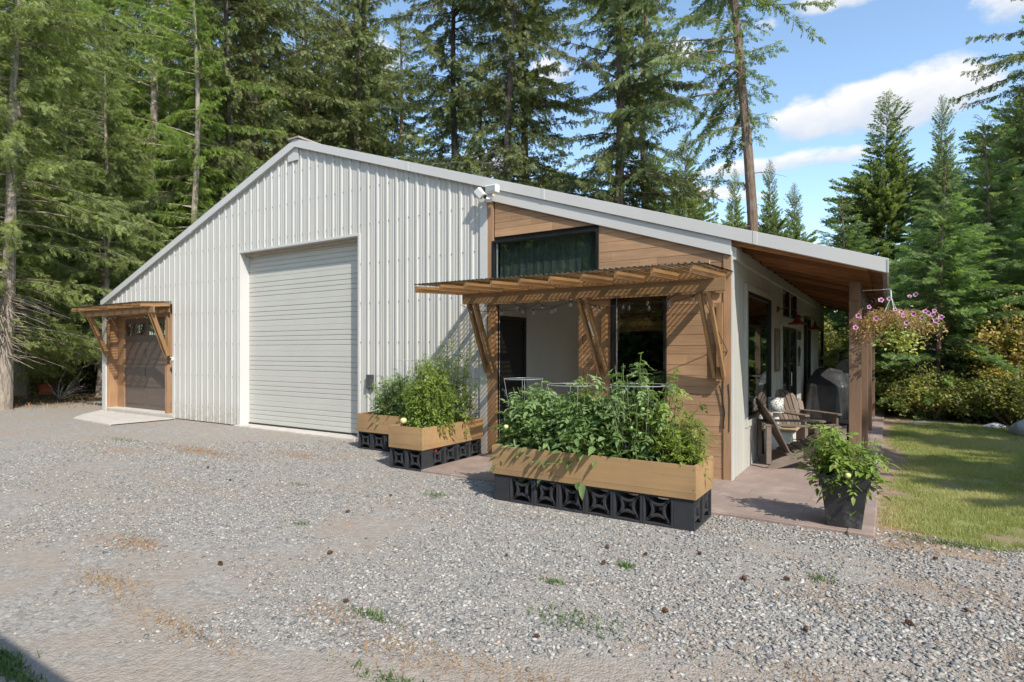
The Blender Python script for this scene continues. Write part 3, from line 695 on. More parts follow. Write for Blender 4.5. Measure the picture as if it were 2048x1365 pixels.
def alcove():
    a=MB()
    a.box((-3.50,.06,0),(-3.43,.10,2.5)) if False else None
    a.box((-3.42,.88,0),(-1.70,.92,2.5)); a.box((-1.72,.06,0),(-1.68,.88,2.5)); a.box((-3.46,.06,2.12),(-3.42,.92,2.5)); a.box((-3.46,.84,0),(-3.42,.92,2.12)); a.box((-3.46,0.04,0),(-3.42,.09,2.12)); 
    a.box((-3.46,.06,2.5),(-1.68,.92,2.53))
    al=a.build('alcove_walls',MT['stucco'],BLD)
    d=MB(); d.box((-3.47,.09,.05),(-3.435,.84,2.12)); dd=d.build('entry_door',MT['bdoor'],BLD)
    f=MB(); f.box((-3.445,.07,.05),(-3.41,.11,2.14)).box((-3.445,.80,.05),(-3.41,.845,2.14)).box((-3.445,.11,2.09),(-3.41,.80,2.14)); f.build('door_frame',MT['black'],dd)
    h=MB(); h.lathe([(.0,0),(.028,0),(.028,.01),(.0,.01)],(0,0,0),12); h.tube([(0,0,.01),(0,0,.05),(.1,0,.05)],.009)
    h.xform(Matrix.Translation((-3.435,.17,1.0))@Matrix.Rotation(R_(90),4,'Y')); h.build('door_handle',MT['steel'],dd)
alcove()
def window_front(name,x0,x1,z0,z1,fw=.035,y=.0,lab=None,inner=True):
    f=MB(); d0,d1=y-.03,y+.05
    f.box((x0,d0,z0),(x0+fw,d1,z1)).box((x1-fw,d0,z0),(x1,d1,z1)).box((x0+fw,d0,z1-fw),(x1-fw,d1,z1)).box((x0+fw,d0,z0),(x1-fw,d1,z0+fw))
    fo=f.build(name,MT['black'],BLD,bevel=.003)
    if lab: fo['label']=lab
    if inner:
        s=MB(); a=x0+fw; s.box((a+.03,y+.01,z0+fw),(a+.042,y+.02,z1-fw)); s.build('glazing_bead',MT['wire'],fo)
    p=MB(); p.box((x0+fw,y+.022,z0+fw),(x1-fw,y+.028,z1-fw)); p.build('pane',MT['glass'],fo)
    return fo
window_front('upper_window',*UW); tw=window_front('tall_window',*TW)
def room():
    r=MB(); T=.02
    # near-black sheets stand in for the unlit room behind cedar front
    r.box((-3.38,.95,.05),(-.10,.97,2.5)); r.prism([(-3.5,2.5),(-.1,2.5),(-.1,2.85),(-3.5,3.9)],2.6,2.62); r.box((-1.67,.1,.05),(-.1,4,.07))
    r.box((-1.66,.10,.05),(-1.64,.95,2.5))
    r.build('unlit_room_backing',MT['room'],BLD)
    c=MB(); n=40; x0,x1=-3.45,-1.8
    vs=[];fs=[]
    for i in range(n+1):
        x=x0+(x1-x0)*i/n; vs+= [(x,.13+.007*math.sin(i*1.9),2.55),(x,.13+.007*math.sin(i*1.9),3.3)]
    for i in range(n): fs.append((2*i,2*i+2,2*i+3,2*i+1))
    c.add(vs,fs); c.build('curtain',MT['curtain'],BLD)
    # bamboo roman shade
    s=MB(); rnd=random.Random(3); z=2.36
    while z>1.93:
        s.tube([(-1.50,.09+rnd.uniform(-.003,.003),z),(-.86,.09+rnd.uniform(-.003,.003),z)],.006,5,tone=rnd.random()); z-=.0125
    for k in range(3): s.box((-1.50,.075-.012*k,1.86+.03*k),(-.86,.085-.012*k,1.95+.02*k),tone=.7)
    s.build('bamboo_shade',wood('woven_bamboo_shade',(.40,.22,.09),0,.5,.6,4,.2),BLD)
room()
# ---- side wall under porch (x=0 plane, facing +X)
SW=[('side_window',.89,2.74,.67,2.40),('transom_window',3.95,4.78,2.22,2.74),('transom_window',4.92,5.80,2.22,2.74),('patio_door',3.93,5.80,.06,2.04),('tall_side_window',6.94,8.41,.06,2.38),('rear_side_window',10.18,11.58,1.18,2.24)]
def side_wall():
    w=MB(); ys=sorted({0.0,12.0}|{a[1] for a in SW}|{a[2] for a in SW}); top=roofz(0)-.17
    for i in range(len(ys)-1):
        a,c=ys[i],ys[i+1]; m=(a+c)/2; iv=[(0.03,top)]
        for n,y0,y1,z0,z1 in SW:
            if y0<m<y1:
                niv=[]
                for p,q in iv:
                    if z1<=p or z0>=q: niv.append((p,q)); continue
                    if z0>p: niv.append((p,z0))
                    if z1<q: niv.append((z1,q))
                iv=niv
        for p,q in iv: w.box((-.05,a,p),(0,c,q))
    w.build('side_wall',MT['stucco'],BLD)
    # vertical grooves as thin battens
    g=MB(); y=.15
    while y<12:
        ok=True
        for n,y0,y1,z0,z1 in SW:
            if y0-.1<y<y1+.1: ok=False; g.box((0,y-.004,z1+.1),(.004,y+.004,top)) if z1+.1<top and n not in('patio_door',) else None
        if ok: g.box((0,y-.004,.03),(.004,y+.004,top))
        y+=.2
    g.box((0,.0,2.52),(.008,.9,2.545)); g.build('siding_battens',MT['stucco'],BLD)
    cb=MB(); cb.box((-.004,-.022,.03),(.012,.09,2.86)); cb.build('corner_trim',MT['trim'],BLD)
    for n,y0,y1,z0,z1 in SW:
        f=MB(); fw=.05 if z1-z0>1 else .035
        f.box((-.04,y0,z0),(.02,y0+fw,z1)).box((-.04,y1-fw,z0),(.02,y1,z1)).box((-.04,y0+fw,z1-fw),(.02,y1-fw,z1)).box((-.04,y0+fw,z0),(.02,y1-fw,z0+fw))
        if n=='patio_door': f.box((-.04,(y0+y1)/2-.06,z0+fw),(.015,(y0+y1)/2+.06,z1-fw))
        if n=='tall_side_window': f.box((-.04,(y0+y1)/2-.03,z0+fw),(.015,(y0+y1)/2+.03,z1-fw))
        fo=f.build(n,MT['black'],BLD,bevel=.003)
        p=MB(); p.box((-.022,y0+fw,z0+fw),(-.016,y1-fw,z1-fw)); p.build('pane',MT['glass'],fo)
        if n=='patio_door':
            h=MB(); h.tube([(.02,4.72,.95),(.06,4.72,.95),(.06,4.72,1.2),(.02,4.72,1.2)],.008); h.build('door_handle',MT['steel'],fo)
        # white casing
        c=MB(); k=.09
        if n!='transom_window':
            zz=z1 if n!='patio_door' else z1
            c.box((0,y0-k,max(.03,z0-(k if z0>.1 else 0))),(.018,y0,z1+k)).box((0,y1,max(.03,z0-(k if z0>.1 else 0))),(.018,y1+k,z1+k)).box((0,y0,z1),(.018,y1,z1+k))
            if z0>.1: c.box((0,y0,z0-k),(.018,y1,z0))
            c.build('window_casing',MT['stucco'],fo)
        elif y0<4:
            c.box((0,3.86,2.14),(.018,3.95,2.83)).box((0,5.80,2.14),(.018,5.89,2.83)).box((0,3.95,2.74),(.018,5.80,2.83)).box((0,4.78,2.22),(.018,4.92,2.74)); c.build('window_casing',MT['stucco'],fo)
    r=MB(); r.box((-3.0,.95,.03),(-2.98,11.8,2.8)); r.box((-3,.9,.04),(-.06,11.8,.06)); r.box((-3,.9,2.6),(-.06,2.5,2.62)); r.box((-3.0,11.7,.05),(-.06,11.72,2.7)); r.build('unlit_room_backing',MT['room'],BLD)  # black colour stands in for the unlit interior behind the side windows
    # soffit of porch: rafters run down the slope
    d=MB(); 
    y=-.02
    rnd=random.Random(9)
    while y<12.2:
        z0,z1=roofz(0)-.045,roofz(1.52)-.045
        d.prism([(0.0,z0-.018),(1.52,z1-.018),(1.52,z1),(0.0,z0)],y,y+.137,tone=rnd.random()); y+=.14
    d.build('porch_ceiling',MT['deck'],BLD)
    y=.02; k=0
    first=None
    while y<12.0:
        b=MB(); za,zb=roofz(0)-.065,roofz(1.40)-.065
        b.prism([(0.0,za-.14),(1.40,zb-.10),(1.40,zb),(0.0,za)],y,y+.04,tone=rnd.choice([.1,.3,.5,.8,1.0]))
        o=b.build('rafter',MT['soffit'],BLD,bevel=.002); y+=.61
    b=MB(); b.box((1.19,.86,2.22),(1.31,12.0,2.44)); b.build('porch_beam',MT['postw'],BLD,bevel=.004)
    b=MB(); b.prism([(0.004,2.70),(.05,2.70),(.05,2.84),(0.004,2.855)],.0,12.0); b.build('ledger_trim',MT['stucco'],BLD)
    for y in (.95,3.65,6.15,9.05,11.8):
        b=MB(); b.box((1.185,y-.065,.035),(1.315,y+.065,2.30))
        o=b.build('porch_post',MT['postw'],BLD,bevel=.005)
side_wall()
# ================================================================== CANOPIES
def canopy(name,x0,x1,yd,zt,zf,beam_y,nr,label,seed,braces):
    C=empty(name,((x0+x1)/2,0,zt),label,'canopy'); rnd=random.Random(seed)
    # rafters
    for k in range(nr):
        x=x0+(x1-x0)*k/(nr-1)
        b=MB(); b.prism([(-.045,zt-.09),(-yd,zf-.085),(-yd,zf),(-.045,zt)],x-.019,x+.019,'x',tone=rnd.uniform(.3,.8))
        b.build('rafter',MT['lumber'],C,bevel=.003)
    zb=zt+(zf-zt)*(beam_y-.045)/(yd-.045)-.088
    b=MB(); b.box((x0+.10,-beam_y-.019,zb-.145),(x1+.13,-beam_y+.019,zb),tone=.45)
    b.build('front_beam',MT['lumberx'],C,bevel=.004)
    b=MB(); b.box((x0+.14,-.047,zt-.235),(x1-.02,-.026,zt-.09),tone=.5); b.build('ledger_board',MT['lumberx'],C,bevel=.003)
    # blocking between rafters
    for k in range(nr-1):
        b=MB(); xa=x0+(x1-x0)*k/(nr-1)+.019; xb=x0+(x1-x0)*(k+1)/(nr-1)-.019
        b.box((xa,-.085,zt-.088),(xb,-.047,zt-.006),tone=rnd.uniform(.4,.8)); b.build('blocking',MT['lumberx'],C); b=MB()
        yb=beam_y+.02; zz=zt+(zf-zt)*(yb/yd); b.box((xa,-yb-.035,zz-.075),(xb,-yb,zz-.008),tone=rnd.uniform(.4,.8)); b.build('blocking',MT['lumberx'],C)
    for (bx,tx) in braces:
        for dx in (-.055,.055):
            b=MB(); b.bar((bx+dx,-.075,zb-1.14),(tx+dx,-beam_y+.02,zb-.12),.038,.088,up=(0,-1,.5),tone=rnd.uniform(.35,.7))
            b.build('brace',MT['lumberz'],C,bevel=.003)
        b=MB(); b.box((bx-.035,-.075,zb-1.12),(bx+.035,-.028,zb-.24),tone=.5); b.box((bx-.034,-.11,zb-1.19),(bx+.034,-.075,zb-1.02),tone=.7); b.build('wall_post',MT['lumberz'],C,bevel=.003)
    # corrugated plastic sheets
    b=MB(); p=.068; x=x0-.03; pts=[]
    while x<x1+.05:
        for dx,dz in ((0,0),(.034,0),(.042,.016),(.056,.016),(.064,0)): pts.append((x+dx,dz))
        x+=p
    vs=[];fs=[];mi=[]
    for xx,dz in pts: vs+= [(xx,-.02,zt+.012+dz),(xx,-yd-.05,zf+.012+dz)]
    for i in range(len(pts)-1): fs.append((2*i,2*i+2,2*i+3,2*i+1))
    o=len(b.v); b.v+=vs; b.t+=[.5]*len(vs)
    for i,f in enumerate(fs): b.f.append(f); b.m.append(1 if i%5 in (1,2,3) else 0)
    b.build('corrugated_sheet',[MT['sheet'],MT['sheetweb']],C)
    # screws with washers on top
    s=MB()
    for k in range(0,nr,3):
        xx=x0+(x1-x0)*k/(nr-1); s.tube([(xx,-yd*.5,zt-.01),(xx,-yd*.5,zt+.07)],.004,6)
    s.build('screws',MT['wire'],C)
    return C
C1=canopy('canopy',-3.75,-.08,1.45,2.535,2.465,.55,10,'large honey-stained timber canopy with corrugated plastic roof over the cedar wall',5,[(-3.50,-3.50),(-1.64,-1.74),(-.13,-.20)])
C2=canopy('canopy',-16.22,-12.70,.70,2.74,2.69,.46,10,'small timber canopy above the brown panel door on the left',6,[(-15.75,-15.85),(-12.76,-12.76)])
# ================================================================== STRING LIGHTS
def bulb_mesh():
    b=MB(); prof=[(.0,-.085),(.012,-.083),(.022,-.074),(.028,-.058),(.026,-.042),(.018,-.028),(.012,-.020)]
    b.lathe(prof,(0,0,0),12); return b
def string_lights(name,pts,n,sag,label,bulb=None,rad=1):
    P=[]
    for i in range(len(pts)-1):
        a,c=Vector(pts[i]),Vector(pts[i+1]); m=10
        for k in range(m+(i==len(pts)-2)):
            t=k/m; q=a.lerp(c,t); q.z-=sag*4*t*(1-t); P.append(q)
    root=empty(name,tuple(P[0]),label,'string lights')
    b=MB(); b.tube(P,.004*rad,5)
    L=[0]
    for i in range(1,len(P)): L.append(L[-1]+(P[i]-P[i-1]).length)
    bulbs=[]
    for k in range(n):
        s=L[-1]*(k+.5)/n; i=next(j for j in range(1,len(L)) if L[j]>=s); t=(s-L[i-1])/(L[i]-L[i-1]); bulbs.append(P[i-1].lerp(P[i],t))
    for q in bulbs: b.tube([q,q-Vector((0,0,.028))],.011*rad,7)
    b.build('cable',MT['cable'],root)
    proto=None
    for q in bulbs:
        if proto is None:
            m=bulb_mesh(); o=m.build('bulb',MT['bulb'],root,smooth=True,local=True); proto=o
            f=MB(); f.tube([(0,0,-.022),(.006,0,-.05),(-.006,0,-.055),(.002,0,-.03)],.0015,4); f.tube([(0,0,-.018),(0,0,-.03)],.009,6); ff=f.build('filament',MT['wire'],o,local=True)
        else:
            o=proto.copy(); COL.objects.link(o); o.parent=root
            ff=proto.children[0].copy(); COL.objects.link(ff); ff.parent=o
        o.location=q-P[0]
        o.scale=(rad,)*3
    return root
string_lights('string_lights',[(-3.66,-.60,2.27),(-2.9,-.3,2.26),(-1.80,-.62,2.26),(-1.05,-.25,2.28),(-.15,-.62,2.30)],11,.10,'clear globe string lights swagged beneath the front beam of the large canopy')
string_lights('string_lights',[(-3.45,-.10,2.24),(-2.6,-.16,2.28),(-1.9,-.62,2.26),(-1.2,-.12,2.22),(-.45,-.62,2.28)],9,.07,'clear globe string lights draped near the wall under the large canopy')
string_lights('string_lights',[(-15.7,-.15,2.52),(-14.7,-.45,2.52),(-13.7,-.15,2.52),(-12.75,-.45,2.55)],9,.10,'clear globe string lights under the small canopy above the brown door')
# ================================================================== PLANTERS
def block_mesh():
    # decorative screen block 0.29 wide (x), 0.19 deep (y), 0.285 high, front at y=0; four curved bars round a concave star
    b=MB(); w=.290; h=.283; d=.19; e=.022
    b.box((-w/2,0,0),(-w/2+e,d,h)).box((w/2-e,0,0),(w/2,d,h)).box((-w/2+e,0,h-e),(w/2-e,d,h)).box((-w/2+e,0,0),(w/2-e,d,e))
    n=12; iw=w/2-e; ih=h/2-e; cz=h/2; bul=.058; tk=.026
    def arc(P0,P1,N):
        a=[];c=[]
        for i in range(n+1):
            t=i/n; s=math.sin(math.pi*t)
            base=Vector(P0).lerp(Vector(P1),t)
            a.append(base+Vector(N)*(bul*s-.0)); c.append(base+Vector(N)*(bul*s+tk*(1 if s>.25 else .6+1.6*s)))
        vs=[];fs=[]
        for y0,y1 in ((.012,d-.012),):
            for i in range(n+1):
                for q in (a[i],c[i]): vs+= [(q.x,y0,cz+q.y),(q.x,y1,cz+q.y)]
        for i in range(n):
            k=i*4;m=k+4
            fs+= [(k,m,m+2,k+2),(k+1,k+3,m+3,m+1),(k,k+1,m+1,m),(k+2,m+2,m+3,k+3)]
        b.add(vs,fs)
    arc((-iw,ih),(iw,ih),(0,-1)); arc((-iw,-ih),(iw,-ih),(0,1)); arc((-iw,-ih),(-iw,ih),(1,0)); arc((iw,-ih),(iw,ih),(-1,0))
    return b
BM=block_mesh()
blk0=BM.build('breeze_block',MT['blk'],None,bevel=.004)
first_blk=[True]
def block(x,y,rz,label,group,z=0):
    global blk0
    if first_blk[0]: o=blk0; first_blk[0]=False
    else: o=blk0.copy(); COL.objects.link(o)
    o.location=(x,y,z); o.rotation_euler=(0,0,rz); tag(o,label,'breeze block',group); return o
ordn=['leftmost','second from the left','third from the left','third from the right','second from the right','rightmost']
for i in range(6): block(-1.79+.1465+i*.2925,-2.185,0,f'{ordn[i]} of six star-faced black blocks fronting the long planter','blocks under the long front planter')
block(.155,-2.185+.147,R_(90),'black breeze block with its solid side at the right front corner of the long planter','blocks under the long front planter')
block(.155,-2.185+.44,R_(90),'black breeze block at the right back corner of the long planter','blocks under the long front planter')
block(-1.985,-2.185+.147,R_(-90),'black breeze block with its solid side at the left front corner of the long planter','blocks under the long front planter')
block(-1.985,-2.185+.44,R_(-90),'black breeze block at the left back corner of the long planter','blocks under the long front planter')
block(-4.17+.145,-1.515,0,'left of two black breeze blocks on the short front of the middle planter','blocks under the middle planter')
block(-4.17+.437,-1.515,0,'right of two black breeze blocks on the short front of the middle planter','blocks under the middle planter')
for i,s in enumerate(['nearest','second nearest','third nearest','farthest']): block(-3.59,-1.32+.145+i*.285,R_(90),f'{s} black breeze block along the long right side of the middle planter','blocks under the middle planter')
for i,s in enumerate(['leftmost','middle','rightmost']): block(-5.735+.145+i*.30,-.635,0,f'{s} black breeze block under the back left planter beside the garage opening','blocks under the back left planter')
def planter(name,x0,y0,x1,y1,z0,z1,label):
    P=empty(name,((x0+x1)/2,(y0+y1)/2,z0),label,'planter'); t=.022; h=z1-z0
    rnd=random.Random(int(x0*100))
    def board(a,b,tone): 
        m=MB(); zs=z0+.055
        m.box((a[0],a[1],z0),(b[0],b[1],zs-.002),tone=tone-.1); m.box((a[0],a[1],zs),(b[0],b[1],z1),tone=tone)
        ax=0 if b[0]-a[0]>b[1]-a[1] else 1
        for e in (0,1):
            for zz in (zs+.03,z1-.04):
                if ax==0: xx=a[0]+.02 if e==0 else b[0]-.02; m.box((xx-.004,a[1]-.0015,zz-.004),(xx+.004,a[1],zz+.004),mi=1)
                else: yy=a[1]+.02 if e==0 else b[1]-.02; m.box((b[0],yy-.004,zz-.004),(b[0]+.0015,yy+.004,zz+.004),mi=1)
        m.build('side_board',[MT['box'],MT['iron']],P)
    board((x0,y0),(x1,y0+t),.5); board((x0,y1-t),(x1,y1),.45); board((x0,y0+t),(x0+t,y1-t),.45); board((x1-t,y0+t),(x1,y1-t),.55)
    q=MB(); q.box((x0+t,y0+t,z0+.01),(x1-t,y1-t,z0+.03)); q.build('bottom_board',MT['soil'],P)
    s=MB(); n=24; 
    vs=[];fs=[]
    for i in range(n+1):
        for j in range(n+1):
            vs.append((x0+t+(x1-x0-2*t)*i/n,y0+t+(y1-y0-2*t)*j/n,z1-.06+rnd.uniform(-.012,.02)))
    for i in range(n):
        for j in range(n): a=i*(n+1)+j; fs.append((a,a+1,a+n+2,a+n+1))
    s.add(vs,fs); s.build('soil',MT['soil'],P)
    return P
planter('planter_box',-2.0,-2.20,.17,-1.58,.284,.585,'long tan wooden planter box in front of the cedar wall')
planter('planter_box',-4.18,-1.53,-3.575,-.15,.284,.58,'tan wooden planter box turned end-on in the middle')
planter('planter_box',-5.75,-.65,-4.75,-.10,.284,.575,'tan wooden planter box at the back left next to the garage door')
# ---- leafy plants
def leaflet():
    # folded, slightly drooping leaflet along +x, length 1; returns verts (6,3) and tris
    V=np.array([(0,0,0),(.35,.24,.05),(.35,-.24,.05),(.42,0,-.01),(.75,.15,-.02),(.75,-.15,-.02),(1,0,-.16)],float)
    F=np.array([(0,3,1),(0,2,3),(1,3,4),(3,2,5),(3,6,4),(3,5,6)]); return V,F
def rotz(a):
    c,s=math.cos(a),math.sin(a); return np.array([[c,-s,0],[s,c,0],[0,0,1]])
def compound(r,npair=3):
    LV,LF=leaflet(); Vs=[];Fs=[];o=0
    specs=[(1.0,0,.42)]
    for k in range(npair):
        t=.30+.62*k/max(1,npair-.3)
        for s in (-1,1): specs.append((t,s*(55+r.uniform(-12,12)),.34*(1-.1*k)))
    for t,ang,sc in specs:
        M=rotz(R_(ang)); tilt=r.uniform(-.35,.15)
        v=LV.copy()*sc*r.uniform(.85,1.15); v[:,2]+=v[:,0]*tilt; v=v@M.T; v+=np.array([t*.75,0,-.25*t*t]); Vs.append(v);Fs.append(LF+o);o+=len(v)
    # rachis
    w=.012; rv=np.array([(0,-w,0),(0,w,0),(.38,0,-.03),(.75,0,-.24)],float); Vs.append(rv);Fs.append(np.array([(0,1,2),(0,2,3)])+o)
    return np.concatenate(Vs),np.concatenate(Fs)
def place(V,F,pos,az,pit,roll,sc):
    # instance template at many transforms
    ca,sa=np.cos(az),np.sin(az);cp,sp=np.cos(pit),np.sin(pit);cr,sr=np.cos(roll),np.sin(roll)
    n=len(pos)
    X=V[None,:,0]*np.ones((n,1));Y=V[None,:,1]*cr[:,None]-V[None,:,2]*sr[:,None];Z=V[None,:,1]*sr[:,None]+V[None,:,2]*cr[:,None]
    X2=X*cp[:,None]-Z*sp[:,None];Z2=X*sp[:,None]+Z*cp[:,None]
    X3=X2*ca[:,None]-Y*sa[:,None];Y3=X2*sa[:,None]+Y*ca[:,None]
    P=np.stack([X3,Y3,Z2],2)*sc[:,None,None]+pos[:,None,:]
    return P.reshape(-1,3),(F[None]+(np.arange(n)*len(V))[:,None,None]).reshape(-1,3)
def plant(name,base,rx,ry,h,nst,label,mat,seed,leafs=(.10,.22),lean=(0,0),hf=None,per=15,cat='tomato plant',npair=3,group=None,droop=.5,lowfill=True,stemr=.006,spread=.8):
    r=random.Random(seed); nr=np.random.RandomState(seed)
    root=empty(name,base,label,cat,group)
    st=MB(); pos=[];az=[];sz=[];pit=[]
    for k in range(nst):
        a=r.uniform(0,6.283); q=math.sqrt(r.random()); sx=q*math.cos(a)*rx*.75; sy=q*math.sin(a)*ry*.75
        ex=sx*1.25+lean[0]*r.uniform(.5,1.2)+r.uniform(-1,1)*rx*.28; ey=sy*1.25+lean[1]+r.uniform(-1,1)*ry*.28
        hh=h*(1-.45*q*q)*r.uniform(.62,1.05)
        if hf: hh*=hf(ex/rx)
        pts=[]
        for i in range(7):
            t=i/6; pts.append((sx+(ex-sx)*t**1.4+r.uniform(-.012,.012),sy+(ey-sy)*t**1.4+r.uniform(-.012,.012),hh*(t-.10*t*t)-.04*(1-t)))
        st.tube(pts,[stemr*(1-.6*i/6) for i in range(7)],5)
        m=max(4,int(per*hh/h))
        for i in range(m):
            t=((i+r.random())/m)**.85 if lowfill else .25+.75*(i+r.random())/m
            f=t*6; j=min(5,int(f)); u=f-j
            p=[pts[j][c]*(1-u)+pts[j+1][c]*u for c in range(3)]
            pos.append(p); az.append(r.uniform(0,6.283)); sz.append(r.uniform(*leafs)*(1.05-.45*t)); pit.append(r.uniform(-droop,.45))
    st.build('stems',MT['stem'],root,local=True)
    pos=np.array(pos);az=np.array(az);sz=np.array(sz)/.9;pit=np.array(pit)
    Vs=[];Fs=[];T=[];o=0; nv=5
    for v in range(nv):
        V,F=compound(r,npair); idx=np.arange(v,len(pos),nv); n=len(idx)
        a,b=place(V,F,pos[idx],az[idx],pit[idx],nr.uniform(-.5,.5,n),sz[idx]); Vs.append(a);Fs.append(b+o);o+=len(a)
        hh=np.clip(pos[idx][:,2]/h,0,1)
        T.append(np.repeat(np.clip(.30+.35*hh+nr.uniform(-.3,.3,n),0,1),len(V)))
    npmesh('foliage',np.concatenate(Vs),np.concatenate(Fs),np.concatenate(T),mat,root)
    return root
def fruit(root,pts,mat,r=.025):
    proto=None
    for p in pts:
        if proto is None:
            b=MB(); b.lathe([(0,-1),(.5,-.87),(.87,-.5),(1,0),(.93,.45),(.6,.78),(.2,.86),(0,.82)],(0,0,0),14); b.v=[(x*r,y*r,z*r) for x,y,z in b.v]
            o=b.build('tomato',MT[mat],root,smooth=True,local=True); proto=o
        else: o=proto.copy(); COL.objects.link(o); o.parent=root
        o.location=p
p1=plant('tomato_plant',(-1.56,-1.90,.53),.46,.28,.82,84,'dense dark green tomato plant with broad leaves at the left of the long planter',MT['tomato'],21,(.17,.31),per=16,droop=1.0)
fruit(p1,[(-.28,-.27,.26)],'tomy',.026)
p2=plant('tomato_plant',(-.98,-1.90,.53),.36,.28,.98,48,'bushy dark green tomato plant second from the left in the long planter',MT['tomato'],22,(.18,.34),per=15,droop=1.0)
p3=plant('tomato_plant',(-.50,-1.90,.53),.34,.27,1.28,26,'tallest gangly tomato plant rising before the tall window in the long planter',MT['tomato'],23,(.12,.24),per=18,droop=.8,lowfill=True)
fruit(p3,[(.04,-.22,.34),(.12,-.20,.29),(-.1,-.22,.2),(.14,-.18,.52)],'tomg',.021)
p3b=plant('tomato_plant',(-.25,-1.85,.53),.26,.24,1.12,18,'tomato plant with arching yellow-flowered tips right of the tall window',MT['tomatol'],26,(.12,.22),per=16,droop=.8,lean=(.14,0))
p4=plant('leafy_herb',(-.03,-1.90,.53),.26,.28,.56,70,'yellow-green frilly herb at the right end of the long planter',MT['herb'],24,(.07,.13),per=13,cat='herb',droop=.5)
p5=plant('tomato_plant',(-3.86,-1.05,.53),.36,.42,1.18,110,'big bright green tomato plant in the middle planter',MT['tomatol'],31,(.09,.17),per=26,droop=.8)
fruit(p5,[(-.10,-.42,.12)],'tomy',.045)
p6=plant('tomato_plant',(-3.85,-.55,.53),.40,.34,1.55,44,'tall airy tomato plant with wispy tips at the back of the middle planter',MT['tomatol'],32,(.08,.17),per=24,droop=.7)
p7=plant('tomato_plant',(-5.05,-.38,.53),.55,.25,.90,84,'low dark tomato plant in the back left planter by the garage door',MT['tomato'],33,(.10,.19),per=20,droop=.9,lean=(-.1,0))
# fallen tomatoes in block openings
b=MB(); b.lathe([(0,-1),(.5,-.87),(.87,-.5),(1,0),(.93,.45),(.6,.78),(.2,.86),(0,.82)],(0,0,0),14); b.v=[(x*.03,y*.03,z*.03) for x,y,z in b.v]
o=b.build('ripe_tomato',MT['tomr'],smooth=True); o.location=(-3.64,-1.19,.235); tag(o,'red tomato tucked in the block opening of the middle planter','tomato')
# cages
def cage(x,y,z0,z1,r,label):
    C=empty('plant_cage',(x,y,z0),label,'wire plant cage','wire cages in the planters')
    b=MB(); 
    for zz,k in ((z1,1),):
        b.tube([(x+r*k*math.cos(t*math.pi/14),y+r*k*math.sin(t*math.pi/14),zz) for t in range(29)],.0035,5)
    b.build('ring_wires',MT['wire'],C)
    for q in range(4):
        a=R_(35)+q*math.pi/2; b=MB(); b.tube([(x+r*math.cos(a),y+r*math.sin(a),z1+.01),(x+r*.4*math.cos(a),y+r*.4*math.sin(a),z0)],.0025,5); b.build('leg_wire',MT['wire'],C)
cage(-1.80,-1.88,.54,1.29,.215,'silver wire cage standing out above the leftmost tomato plant')
cage(-1.18,-1.88,.54,1.245,.28,'wide silver wire cage rim above the second tomato plant')
cage(-.45,-1.88,.54,1.265,.30,'wide silver wire cage round the tallest tomato plant')
cage(-4.9,-.38,.54,1.45,.18,'silver wire cage in the back left planter')
# ---- big pot
def pot():
    P=empty('square_planter_pot',(1.265,-1.33,.035),'tall tapered charcoal square pot with scuffed front at the patio corner','plant pot')
    b=MB(); cx,cy=1.265,-1.33
    def ring(h,z): return [(cx-h,cy-h,z),(cx+h,cy-h,z),(cx+h,cy+h,z),(cx-h,cy+h,z)]
    rs=[(.135,.036),(.178,.40),(.195,.402),(.198,.50),(.178,.50),(.172,.42)]
    vs=[]
    for h,z in rs: vs+=ring(h,z)
    fs=[(3,2,1,0)]
    for i in range(len(rs)-1):
        for k in range(4): fs.append((i*4+k,i*4+(k+1)%4,(i+1)*4+(k+1)%4,(i+1)*4+k))
    b.add(vs,fs); b.build('pot_body',MT['pot'],P,bevel=.006)
    s=MB(); h=.173; s.box((cx-h,cy-h,.40),(cx+h,cy+h,.46)); s.build('soil',MT['soil'],P)
    q=plant('tomato_plant',(1.25,-1.33,.44),.30,.24,.62,38,'tomato plant with pale green leaves spilling over the charcoal square pot',MT['tomatol'],41,(.13,.25),per=14,droop=.8,lean=(-.05,0))
    fruit(q,[(-.05,-.22,.15),(.05,-.24,.08)],'tomy',.025); 
pot()
